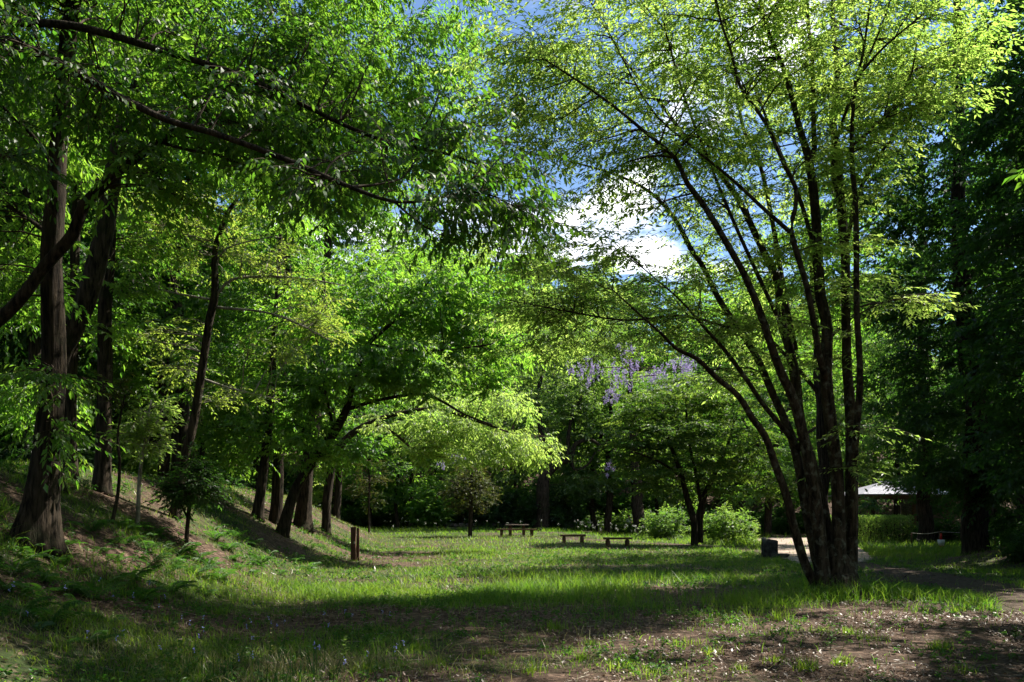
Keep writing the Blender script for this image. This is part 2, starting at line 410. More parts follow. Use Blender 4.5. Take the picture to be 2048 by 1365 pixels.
def nonuni(lo, hi, fine_lo, fine_hi, step, grow=1.09):
    mid = list(np.arange(fine_lo, fine_hi + step, step))
    a, s = [], step; v = fine_lo
    while v > lo: s *= grow; v -= s; a.append(v)
    b, s = [], step; v = mid[-1]
    while v < hi: s *= grow; v += s; b.append(v)
    return np.array(a[::-1] + mid + b)
gx = nonuni(-420, 420, -13, 14, 0.24)
gy = nonuni(-60, 700, 4, 36, 0.25)
X, Yg = np.meshgrid(gx, gy)
Vg = np.stack([X, Yg, gz(X, Yg)], -1).reshape(-1, 3)
nx, ny = len(gx), len(gy)
i = (np.arange(ny - 1)[:, None] * nx + np.arange(nx - 1)).ravel()
Tg = np.concatenate([np.stack([i, i + 1, i + nx + 1], 1), np.stack([i, i + nx + 1, i + nx], 1)])
gme = mesh_tris('ground', Vg, Tg, [M['ground']], smooth=True)
for nm, fn in (('grassy', grassy), ('path', pathness)):
    a = gme.attributes.new(nm, 'FLOAT', 'POINT'); a.data.foreach_set('value', np.ascontiguousarray(fn(Vg[:, 0], Vg[:, 1]), np.float32))
ground = tag(new_obj('ground', gme), 'woodland ground of soil and moss rising into a bank', kind='structure')

# paved open space behind the big clump
def inside(poly, x, y):
    r = np.zeros(np.shape(x), bool); j = len(poly) - 1
    for k in range(len(poly)):
        (xi, yi), (xj, yj) = poly[k], poly[j]
        r ^= ((yi > y) != (yj > y)) & (x < (xj - xi) * (y - yi) / (yj - yi + 1e-9) + xi); j = k
    return r
PLAZA = [tuple(ray_ground(a, b)[:2]) for a, b in [(1506, 1076), (1700, 1076), (1705, 1088), (1735, 1108), (1745, 1120), (1690, 1131), (1640, 1133), (1592, 1128), (1548, 1110), (1528, 1092)]]
px_, py_ = np.array(PLAZA).T
ax = np.arange(px_.min(), px_.max() + 0.3, 0.3); ay = np.arange(py_.min(), py_.max() + 0.3, 0.3)
AX, AY = np.meshgrid(ax, ay)
keep = inside(PLAZA, AX + 0.15, AY + 0.15)[:-1, :-1].ravel()
i = (np.arange(len(ay) - 1)[:, None] * len(ax) + np.arange(len(ax) - 1)).ravel()[keep]
Vp = np.stack([AX, AY, gz(AX, AY) + 0.02], -1).reshape(-1, 3)
tag(new_obj('plaza', mesh_tris('plaza', Vp, np.concatenate([np.stack([i, i + 1, i + len(ax) + 1], 1), np.stack([i, i + len(ax) + 1, i + len(ax)], 1)]), [M['paving']])),
    'pale paved clearing beside the hedge', kind='structure')

# trodden path from the benches past the clump
pl = smooth_line(np.concatenate([PATH, np.zeros((len(PATH), 2))], 1), 0.3)[:, :2]
tg = norm(np.gradient(pl, axis=0)); nr = np.stack([-tg[:, 1], tg[:, 0]], 1)
wl_ = 0.62 + 0.35 * (fbm(pl[:, 0], pl[:, 1], 0.9, 3) - 0.5); wr_ = 0.62 + 0.35 * (fbm(pl[:, 0] + 40, pl[:, 1], 0.9, 3) - 0.5)
tt_ = np.linspace(-1, 1, 7)
PX = pl[:, None] + nr[:, None] * np.where(tt_[None] < 0, tt_[None] * wl_[:, None], tt_[None] * wr_[:, None])[..., None]
Vr = np.concatenate([PX, (gz(PX[..., 0], PX[..., 1]) + 0.006 + 0.016 * (1 - np.abs(tt_))[None])[..., None]], -1).reshape(-1, 3)
i = (np.arange(len(pl) - 1)[:, None] * 7 + np.arange(6)).ravel()
tag(new_obj('path', mesh_tris('path', Vr, np.concatenate([np.stack([i, i + 1, i + 8], 1), np.stack([i, i + 8, i + 7], 1)]), [M['path']], smooth=True)),
    'trodden earth path from the benches past the many-stemmed clump', kind='structure')

# ------------------------------------------------------------------ grass
def grass_points(n, y0, y1, rng, margin=0.12):
    y = np.sqrt(rng.random(n) * (y1 ** 2 - y0 ** 2) + y0 ** 2)
    x = (rng.random(n) * 2 - 1) * y * (1024 / F) * (1 + margin)
    return x, y

def blades(x, y, h, w, rng, lean=0.45, z=None, far=False):
    n = len(x)
    z = gz(x, y) - 0.01 if z is None else z
    a = rng.random(n) * 2 * np.pi
    side = np.stack([np.cos(a), np.sin(a), np.zeros(n)], 1) * w[:, None]
    b = a + np.pi / 2 + rng.normal(0, 0.6, n)
    le = np.abs(rng.normal(0, lean, n)) * h
    off = np.stack([np.cos(b) * le, np.sin(b) * le, h], 1)
    B = np.stack([x, y, z], 1)
    mid = B + off * np.array([0.32, 0.32, 0.58])
    V = np.stack([B - side, B + side, mid - side * 0.75, mid + side * 0.75, B + off], 1).reshape(-1, 3)
    o = np.arange(n)[:, None] * 5
    if far: return V.reshape(-1, 5, 3)[:, [0, 1, 4]].reshape(-1, 3), np.arange(n)[:, None] * 3 + [0, 1, 2]
    return V, np.concatenate([o + [0, 1, 3], o + [0, 3, 2], o + [2, 3, 4]])

def make_grass():
    rng = np.random.default_rng(11)
    s = Soup()
    for (n, y0, y1, w0, hs) in ((160000, 4.0, 17, 0.0046, 0.9), (170000, 16, 36, 0.0088, 0.80), (110000, 33, 68, 0.017, 0.95)):
        x, y = grass_points(n, y0, y1, rng)
        g = grassy(x, y) - 0.9 * pathness(x, y) - inside(PLAZA, x, y) * 2.0
        clump = fbm(x + 31, y - 12, 0.55, 3)
        d = toe(y) - x
        tall = ss(0.50, 0.68, fbm(x - 40, y + 7, 2.6, 3))
        p = np.clip((g - 0.22) * 1.5, 0, 1) * np.clip((clump - 0.25) * 3.0, 0.3, 1) + 0.02
        k = rng.random(n) < p
        k &= ~((y > 66) | ((x > 12.5) & (y < 30) & (x > 10 + 0.3 * y)))
        x, y, tall, clump, d = x[k], y[k], tall[k], clump[k], d[k]
        n = len(x)
        h = (0.035 + 0.05 * rng.random(n) + 0.17 * tall * rng.random(n) + 0.06 * clump) * hs
        band = np.exp(-(((x - 1.8) / 5.0) ** 2 + ((y - 17.5) / 3.2) ** 2))
        h += band * 0.20 * rng.random(n)
        h += 0.26 * ss(52, 62, y) * (0.4 + 0.6 * rng.random(n))
        h += 0.30 * ss(7.0, 12.0, x) * ss(24, 32, y) * rng.random(n)
        h += 0.30 * rng.random(n) * np.exp(-(((x - 6.2) / 1.9) ** 2 + ((y - 14.9) / 1.5) ** 2))
        h *= 0.55 + 0.45 * ss(7.5, 12, y)
        V, T = blades(x, y, h, w0 * (0.7 + 0.7 * rng.random(n)), rng, 1.0, far=y0 > 10)
        tint = np.clip(0.05 + 0.6 * fbm(x, y, 2.0, 3) + rng.normal(0, 0.16, n), 0, 1)
        s.add(V, T, 0, np.repeat(tint, 3 if y0 > 10 else 5))
    # feathery dry grass, bottom left corner
    n = 26000
    x, y = grass_points(n, 6.4, 9.4, rng)
    k = (rng.random(n) < np.exp(-(((x + 2.6) / 1.5) ** 2 + ((y - 8.1) / 0.8) ** 2)) * 0.9)
    x, y = x[k], y[k]; n = len(x)
    V, T = blades(x, y, 0.06 + 0.13 * rng.random(n), np.full(n, 0.0026), rng, 1.3)
    s.add(V, T, 1, np.repeat(rng.random(n), 5))
    # scattered dry blades on the sunny lawn
    n = 24000
    x, y = grass_points(n, 5, 50, rng)
    k = (grassy(x, y) > 0.3) & (pathness(x, y) < 0.3) & ~inside(PLAZA, x, y) & (x < 8)
    x, y = x[k], y[k]; n = len(x)
    V, T = blades(x, y, 0.08 + 0.12 * rng.random(n), 0.0028 + 0.0002 * y, rng, 1.1)
    s.add(V, T, 1, np.repeat(rng.random(n), 5))
    o = new_obj('grass', s.mesh('grass', [M['grass'], M['grass_dry']]))
    tag(o, 'green grass of the clearing, short and in tufts, tall at the far edge', 'grass', kind='stuff')
make_grass()

def flat_leaves(n, x, y, L, W, rng, lift=0.02, tilt=0.35, z=None):
    a = rng.random(n) * 2 * np.pi
    D = np.stack([np.cos(a), np.sin(a), rng.normal(0, tilt, n)], 1); D = norm(D)
    up = norm(np.stack([rng.normal(0, tilt, n), rng.normal(0, tilt, n), np.ones(n)], 1))
    S = norm(np.cross(D, up)); N = np.cross(S, D)
    zz = (gz(x, y) if z is None else z) + lift * (0.4 + rng.random(n))
    return np.stack([x, y, zz], 1), D, S, N

def make_litter():
    rng = np.random.default_rng(12)
    s = Soup()
    for n, y0, y1, L0 in ((150000, 4.0, 17, 0.036), (44000, 16, 38, 0.070)):
        x, y = grass_points(n, y0, y1, rng)
        g = grassy(x, y); d = toe(y) - x
        p = np.clip(1.05 - g * 1.25, 0.05, 1) * (1 - 0.6 * pathness(x, y)) * np.where(inside(PLAZA, x, y), 0.05, 1)
        p = p * np.clip((fbm(x - 20, y + 60, 0.9, 3) - 0.36) * 5, 0.08, 1.2)
        k = rng.random(n) < p
        x, y = x[k], y[k]; n = len(x)
        B, D, S, N = flat_leaves(n, x, y, L0, L0 * 0.25, rng, 0.025, 0.30)
        V, T, C = leaves(B, D, S, N, L0 * np.clip(rng.lognormal(0, 0.42, n), .35, 2.2), L0 * 0.27 * np.clip(rng.lognormal(0, 0.42, n), .35, 2.0), 2, np.clip(rng.beta(1.3, 2.0, n), 0, 1), -0.25)
        s.add(V, T, 0, C)
    # fallen twigs
    n = 750
    x, y = grass_points(n, 5.4, 17, rng)
    a = rng.random(n) * 2 * np.pi; ln = 0.08 + 0.38 * rng.random(n) ** 2
    t = np.linspace(-0.5, 0.5, 4)
    Cc = np.stack([x[:, None] + np.cos(a)[:, None] * t * ln[:, None], y[:, None] + np.sin(a)[:, None] * t * ln[:, None], np.zeros((n, 4))], -1)
    Cc[..., :2] += rng.normal(0, 0.012, (n, 4, 2))
    Cc[..., 2] = gz(Cc[..., 0], Cc[..., 1]) + 0.02
    V, T = tubes(Cc, np.full((n, 4), 0.0035), 4)
    s.add(V, T, 1, 0.5)
    tag(new_obj('leaf_litter', s.mesh('leaf_litter', [M['litter'], M['twig_pale']])), 'brown fallen leaves and small twigs strewn over bare soil', 'leaf litter', kind='stuff')
make_litter()

def make_ground_cover():
    """small broad-leaved weeds in rosettes"""
    rng = np.random.default_rng(13)
    s = Soup()
    for n, y0, y1, L0 in ((12500, 4.0, 17, 0.046), (10500, 16, 38, 0.075)):
        x, y = grass_points(n, y0, y1, rng)
        d = toe(y) - x
        p = np.clip(0.15 + grassy(x, y) * 0.7 + 0.35 * ss(0, 2, d), 0, 1) * (fbm(x + 70, y + 3, 1.1, 3) > 0.47) * (pathness(x, y) < 0.3) * ~inside(PLAZA, x, y) * (x < 10.5)
        k = rng.random(n) < p
        x, y = x[k], y[k]; n = len(x); m = 9
        X2 = np.repeat(x, m); Y2 = np.repeat(y, m)
        hh = np.repeat(0.02 + 0.13 * rng.random(n) ** 2, m) * np.tile(np.linspace(0.3, 1, m), n)
        B, D, S, N = flat_leaves(n * m, X2 + rng.normal(0, 0.012, n * m), Y2 + rng.normal(0, 0.012, n * m), L0, 0, rng, 0.01, 0.45)
        B[:, 2] += hh
        V, T, C = leaves(B, D, S, N, L0 * (0.6 + 0.7 * rng.random(n * m)), L0 * 0.3 * (0.7 + 0.6 * rng.random(n * m)), 2, np.clip(np.repeat(rng.random(n), m) * 0.7 + 0.3 * rng.random(n * m), 0, 1), 0.3)
        s.add(V, T, 0, C)
    tag(new_obj('ground_cover', s.mesh('ground_cover', [M['fern']])), 'low broad-leaved weeds growing between the grass', 'weeds', kind='stuff')
make_ground_cover()

def make_flowers():
    rng = np.random.default_rng(14)
    s = Soup()
    pts = []
    for k in range(80):
        px = rng.uniform(1150, 1330) if k < 55 else rng.uniform(760, 1330)
        Y = rng.uniform(50, 63)
        pts.append(((px - CX) / F * Y, Y))
    pts = np.array(pts); x, y = pts.T; n = len(x)
    h = 0.55 + 0.45 * rng.random(n)
    z0 = gz(x, y)
    top = np.stack([x + rng.normal(0, 0.05, n), y, z0 + h], 1)
    Cc = np.stack([np.stack([x, y, z0], 1), (np.stack([x, y, z0], 1) + top) / 2, top], 1)
    V, T = tubes(Cc, np.full((n, 3), 0.006), 3); s.add(V, T, 1, 0.5)
    m = 9
    B = np.repeat(top, m, 0) + rng.normal(0, 0.035, (n * m, 3))
    D = norm(rng.normal(0, 1, (n * m, 3))); S = norm(np.cross(D, rng.normal(0, 1, (n * m, 3)))); N = np.cross(S, D)
    V, T, C = leaves(B, D, S, N, np.full(n * m, 0.042), np.full(n * m, 0.015), 2, rng.random(n * m)); s.add(V, T, 0, C)
    tag(new_obj('meadow_flowers', s.mesh('meadow_flowers', [M['petal'], M['grass']])), 'white flower heads above tall grass at the far edge of the lawn', 'flowers', kind='stuff')
    s = Soup(); n = 46
    x, y = np.array([(rng.uniform(-5.6, -1.2), rng.uniform(7.6, 12)) for _ in range(n)]).T
    z0 = gz(x, y); h = 0.14 + 0.14 * rng.random(n)
    B0 = np.stack([x, y, z0], 1); top = B0 + np.stack([rng.normal(0, 0.02, n), rng.normal(0, 0.02, n), h], 1)
    V, T = tubes(np.stack([B0, (B0 + top) / 2, top], 1), np.full((n, 3), 0.003), 3); s.add(V, T, 1, 0.4)
    m = 6; B = np.repeat(top, m, 0) - np.stack([np.zeros(n * m), np.zeros(n * m), rng.random(n * m) * 0.06], 1)
    D = norm(rng.normal(0, 1, (n * m, 3))); S = norm(np.cross(D, rng.normal(0, 1, (n * m, 3)))); N = np.cross(S, D)
    V, T, C = leaves(B, D, S, N, np.full(n * m, 0.022), np.full(n * m, 0.009), 2, rng.random(n * m)); s.add(V, T, 0, C)
    tag(new_obj('bluebells', s.mesh('bluebells', [M['bluebell'], M['grass']])), 'tiny blue flowers dotted in the weeds at the foot of the bank', 'flowers', kind='stuff')
make_flowers()

def make_horsetails():
    """thin dark upright stems, bottom left of centre"""
    rng = np.random.default_rng(15); s = Soup(); n = 120
    px = rng.normal(540, 120, n); Y = rng.uniform(6.5, 8.2, n)
    x = (px - CX) / F * Y; z0 = gz(x, Y); h = 0.10 + 0.26 * rng.random(n) ** 1.6
    B0 = np.stack([x, Y, z0], 1); top = B0 + np.stack([rng.normal(0, 0.06, n), rng.normal(0, 0.06, n), h], 1)
    V, T = tubes(np.stack([B0, B0 * 0.4 + top * 0.6, top], 1), np.stack([np.full(n, 0.0034)] * 2 + [np.full(n, 0.002)], 1), 4); s.add(V, T, 0, 0.1)
    tag(new_obj('horsetail_stems', s.mesh('horsetail_stems', [M['fern']])), 'thin dark upright horsetail stems at the bottom edge of the picture', 'horsetails', kind='stuff')
make_horsetails()

# ------------------------------------------------------------------ tree builder
SPECIES = {
 #            leaf len, half w, kind, droop, twig len, twigs, leaves, flat
 'near':   dict(L=0.108, W=0.020, kind=4, droop=0.75, tl=0.62, tw=7, nl=11, flat=0.30, mat='leaf_near'),
 'canopy': dict(L=0.135, W=0.028, kind=2, droop=0.55, tl=0.75, tw=8, nl=12, flat=0.35, mat='leaf_fresh'),
 'tier':   dict(L=0.126, W=0.024, kind=2, droop=0.18, tl=1.0, tw=7, nl=15, flat=0.07, tiers=0.72, roll=0.28, mat='leaf_lime'),
 'mid':    dict(L=0.185, W=0.040, kind=2, droop=0.55, tl=0.90, tw=8, nl=13, flat=0.35, mat='leaf_fresh', twigs=False),
 'lit':    dict(L=0.180, W=0.036, kind=2, droop=0.65, tl=0.90, tw=8, nl=12, flat=0.25, mat='leaf_lime', twigs=False),  # lime leaf colour carries the sunlit brightness of this foliage
 'yellow': dict(L=0.105, W=0.026, kind=2, droop=0.20, tl=0.60, tw=6, nl=9, flat=0.30, mat='leaf_yellow', twig='twig_pale'),  # pale twigs put sunlight into the bark colour
 'maple':  dict(L=0.190, W=0.046, kind=2, droop=0.22, tl=0.95, tw=8, nl=11, flat=0.09, tiers=0.8, mat='leaf_maple', twigs=False),
 'gloss':  dict(L=0.105, W=0.028, kind=2, droop=0.25, tl=0.42, tw=7, nl=9, flat=0.55, mat='leaf_gloss'),
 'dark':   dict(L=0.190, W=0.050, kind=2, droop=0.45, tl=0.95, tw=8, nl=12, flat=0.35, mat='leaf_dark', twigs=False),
 'far':    dict(L=0.300, W=0.085, kind=2, droop=0.45, tl=1.10, tw=7, nl=9, flat=0.40, mat='leaf_far', twigs=False),
 'bush':   dict(L=0.120, W=0.036, kind=2, droop=0.15, tl=0.40, tw=8, nl=9, flat=0.60, mat='leaf_fresh', twigs=False),
}

def grow(nodes_p, nodes_r, targets, rng, thick=1.0):
    """joins every target to the nearest wood with a bowed branch; returns branches (N,K,3),(N,K) and end directions"""
    K = 6
    P_ = list(nodes_p); R_ = list(nodes_r)
    pts = np.array(P_); rad = np.array(R_)
    buf = np.empty((len(pts) + len(targets) * (K - 1), 3)); br = np.empty(len(buf)); n = len(pts)
    buf[:n] = pts; br[:n] = rad
    d0 = np.array([np.min(np.linalg.norm(pts - t, axis=1)) for t in targets])
    Cs, Rs, E = [], [], []
    tt = np.linspace(0, 1, K)[:, None]
    order = np.argsort(d0)
    ends = np.zeros((len(targets), 3))
    for k in order:
        c = targets[k]
        v = c - buf[:n]
        dist = np.linalg.norm(v, axis=1)
        cost = dist + 0.9 * np.maximum(0, buf[:n, 2] - c[2] + 0.05 * dist) + 0.02 / np.maximum(br[:n], 0.004) * 0.35
        j = int(np.argmin(cost)); a = buf[j]; ln = dist[j]
        side = rng.normal(0, 0.10 * ln, 3)
        ctrl = a + (c - a) * 0.5 + side + np.array([0, 0, 0.12 * ln])
        line = (1 - tt) ** 2 * a + 2 * (1 - tt) * tt * ctrl + tt ** 2 * c
        line[1:-1] += rng.normal(0, 0.015 * ln, (K - 2, 3))
        r0 = min(br[j] * 0.75, (0.006 + 0.0105 * ln) * thick)
        r0 = max(r0, 0.005)
        rr = np.linspace(r0, max(0.0035, r0 * 0.35), K)
        buf[n:n + K - 1] = line[1:]; br[n:n + K - 1] = rr[1:]; n += K - 1
        Cs.append(line); Rs.append(rr)
        ends[k] = line[-1] - line[-3]
    return np.array(Cs), np.array(Rs), norm(ends)

def sprays(targets, ends, sp, rng, dens=1.0, keep_tint=None, droop=None):
    m = sp['tw']; nl = max(3, int(round(sp['nl'] * dens)))
    M_ = len(targets)
    base = np.repeat(targets, m, 0)
    az = rng.random(M_ * m) * 2 * np.pi
    e = np.repeat(ends, m, 0)
    d = np.stack([np.cos(az), np.sin(az), rng.normal(-0.05, sp['flat'], M_ * m)], 1) + e * np.array([0.9, 0.9, 0.35])
    d = norm(d)
    tl = sp['tl'] * (0.55 + 0.6 * rng.random(M_ * m))
    base = base - e * (rng.random(M_ * m) * 0.45 * sp['tl'])[:, None] + rng.normal(0, 0.05, base.shape)
    sag = np.array([0, 0, -1.0])
    p1 = base + d * (tl * 0.5)[:, None]
    p2 = base + d * tl[:, None] + sag * (0.16 * tl)[:, None]
    tw = np.stack([base, p1, p2], 1)
    t = np.linspace(0.18, 1.0, nl)
    tm = np.clip(t[None] + rng.normal(0, 0.03, (M_ * m, nl)), 0.05, 1.0)
    B = ((1 - tm) ** 2)[..., None] * base[:, None] + (2 * tm * (1 - tm))[..., None] * p1[:, None] + (tm ** 2)[..., None] * p2[:, None]
    td = norm(p2 - base)[:, None] * np.ones((1, nl, 1))
    side = norm(np.cross(td, np.array([0, 0, 1.0])))
    sgn = np.where(np.arange(nl) % 2 == 0, 1.0, -1.0)[None] * np.ones((M_ * m, 1))
    ang = np.radians(rng.uniform(30, 68, (M_ * m, nl))); ang[:, -1] *= 0.15
    dr = sp['droop'] if droop is None else droop
    D = td * np.cos(ang)[..., None] + side * (np.sin(ang) * sgn)[..., None] + sag * (dr * rng.uniform(0.5, 1.5, (M_ * m, nl)))[..., None] + rng.normal(0, 0.12, B.shape)
    D = norm(D).reshape(-1, 3); B = B.reshape(-1, 3)
    n = len(B)
    ro = sp.get('roll', 0.45)
    up = np.stack([rng.normal(0, ro, n), rng.normal(0, ro, n), np.ones(n)], 1)
    S = norm(np.cross(D, up)); N = np.cross(S, D)
    L = sp['L'] * rng.uniform(0.45, 1.25, n); W = sp['W'] * rng.uniform(0.7, 1.2, n) * (L / sp['L'])
    tint = np.clip(np.repeat(np.repeat(rng.normal(0.45, 0.20, M_), m), nl) + rng.normal(0, 0.19, n), 0, 1)
    V, T, C = leaves(B, D, S, N, L, W, sp['kind'], tint, 0.18)
    return (V, T, C), tw

def blob_points(blobs, rng, min_d=0.0):
    out = []
    for (c, r, n) in blobs:
        u = norm(rng.normal(0, 1, (n, 3))) * (rng.random((n, 1)) ** (1 / 2.6))
        out.append(np.asarray(c) + u * np.asarray(r))
    return np.concatenate(out)

def stem_mesh(line, rng, sides, flare, rough=0.05):
    C = line[:, :3].copy(); R = line[:, 3].copy()
    if flare:
        h = C[:, 2] - C[0, 2]
        R = R * (1 + flare * np.exp(-np.maximum(h, 0) / 0.30))
    m = max(3, len(C) // 7); cw = rng.normal(0, 1, (m, 3)); cw[0] = 0
    wob = np.stack([np.interp(np.linspace(0, m - 1, len(C)), np.arange(m), cw[:, q]) for q in range(3)], 1)
    C = C + wob * R[:, None] * 0.22
    return tubes(C[None], R[None], sides, cap=True, rough=rough, rng=rng)

def build_tree(name, label, cat, stems, targets, sp, origin, rng, bark='bark', group=None, stem_name='trunk', flare=0.45, thick=1.0, dens=1.0, extra=None, step=0.16, droop=None, limb_bark=None):
    """stems: arrays (n,4) in world coordinates; the first starts at the ground"""
    sp = SPECIES[sp] if isinstance(sp, str) else sp
    origin = np.asarray(origin, float)
    root = thing(name, label, cat, tuple(origin), 0, group)
    all_p, all_r = [], []
    for k, st in enumerate(stems):
        ln = smooth_line(st, step)
        big = ln[:, 3].max()
        V, T = stem_mesh(ln, rng, 18 if big > 0.09 else 8, flare if (isinstance(flare, (int, float)) and (k == 0 or stem_name != 'trunk')) else 0, 0.075 if big > 0.06 else 0.02)
        me = mesh_tris(stem_name, V - origin, T, [M[limb_bark if (limb_bark and k) else bark]], smooth=True)
        so = new_obj(stem_name if (k == 0 or stem_name != 'trunk') else 'limb', me, root if (k == 0 or stem_name != 'trunk') else first)
        if k == 0: first = so
        h = ln[:, 2] - origin[2]
        sel = ln[h > 0.22 * h.max()] if len(stems) == 1 or k == 0 else ln
        all_p.append(sel[:, :3]); all_r.append(sel[:, 3])
    s = Soup()
    if len(targets):
        C, R, E = grow(np.concatenate(all_p), np.concatenate(all_r), targets, rng, thick)
        V, T = tubes(C - origin, R, 5); s.add(V, T, 1, 0.5, True)
        (V, T, Cc), tw = sprays(targets, E, sp, rng, dens, droop=droop)
        s.add(V - origin, T, 0, Cc)
        if sp.get('twigs', True):
            V, T = tubes(tw - origin, np.full(tw.shape[:2], 0.0032) * np.array([1.3, 1.0, 0.6]), 3); s.add(V, T, 1, 0.5)
        new_obj('crown', s.mesh('crown', [M[sp['mat']], M[sp.get('twig', 'twig')]]), root)
    return root

def px_stem(pts, Y0, base_z=None):
    """(px, py, width px[, dY]) -> world rows"""
    out = []
    for q in pts:
        Y = Y0 + (q[3] if len(q) > 3 else 0.0)
        x, y, z = P(q[0], q[1], Y)
        out.append((x, y, z, max(0.004, q[2] * Y / F / 2)))
    return np.array(out)

def px_blobs(bl, Y0):
    """(px, py, rx px, rz px, dY, depth radius m, n)"""
    return [(P(px, py, Y0 + dY), (rx * (Y0 + dY) / F, ry, rz * (Y0 + dY) / F), n) for px, py, rx, rz, dY, ry, n in bl]

def tree_px(name, label, base, stems, blobs, sp, seed, Y=None, cat='tree', **kw):
    """base pixel -> ground; stems start there unless given their own first point"""
    rng = np.random.default_rng(seed)
    if Y is None: bx, Y, bz = ray_ground(*base)
    else: bx = (base[0] - CX) / F * Y; bz = float(gz(bx, Y))
    S = [px_stem(s, Y) for s in stems]
    S[0][0, :3] = (bx, Y, bz - 0.12)
    T = blob_points(px_blobs(blobs, Y), rng) if blobs else np.zeros((0, 3))
    spd = SPECIES[sp] if isinstance(sp, str) else sp
    if spd.get('tiers') and len(T):                       # foliage lies in level layers
        q = spd['tiers']; ph = fbm(T[:, 0] + 5, T[:, 1], 2.5, 2) * 2
        T[:, 2] = (np.round(T[:, 2] / q + ph) - ph) * q + rng.normal(0, 0.06, len(T))
    if len(T): T = T[T[:, 2] > gz(T[:, 0], T[:, 1]) + 0.35]
    return build_tree(name, label, cat, S, T, sp, (bx, Y, bz), rng, **kw)

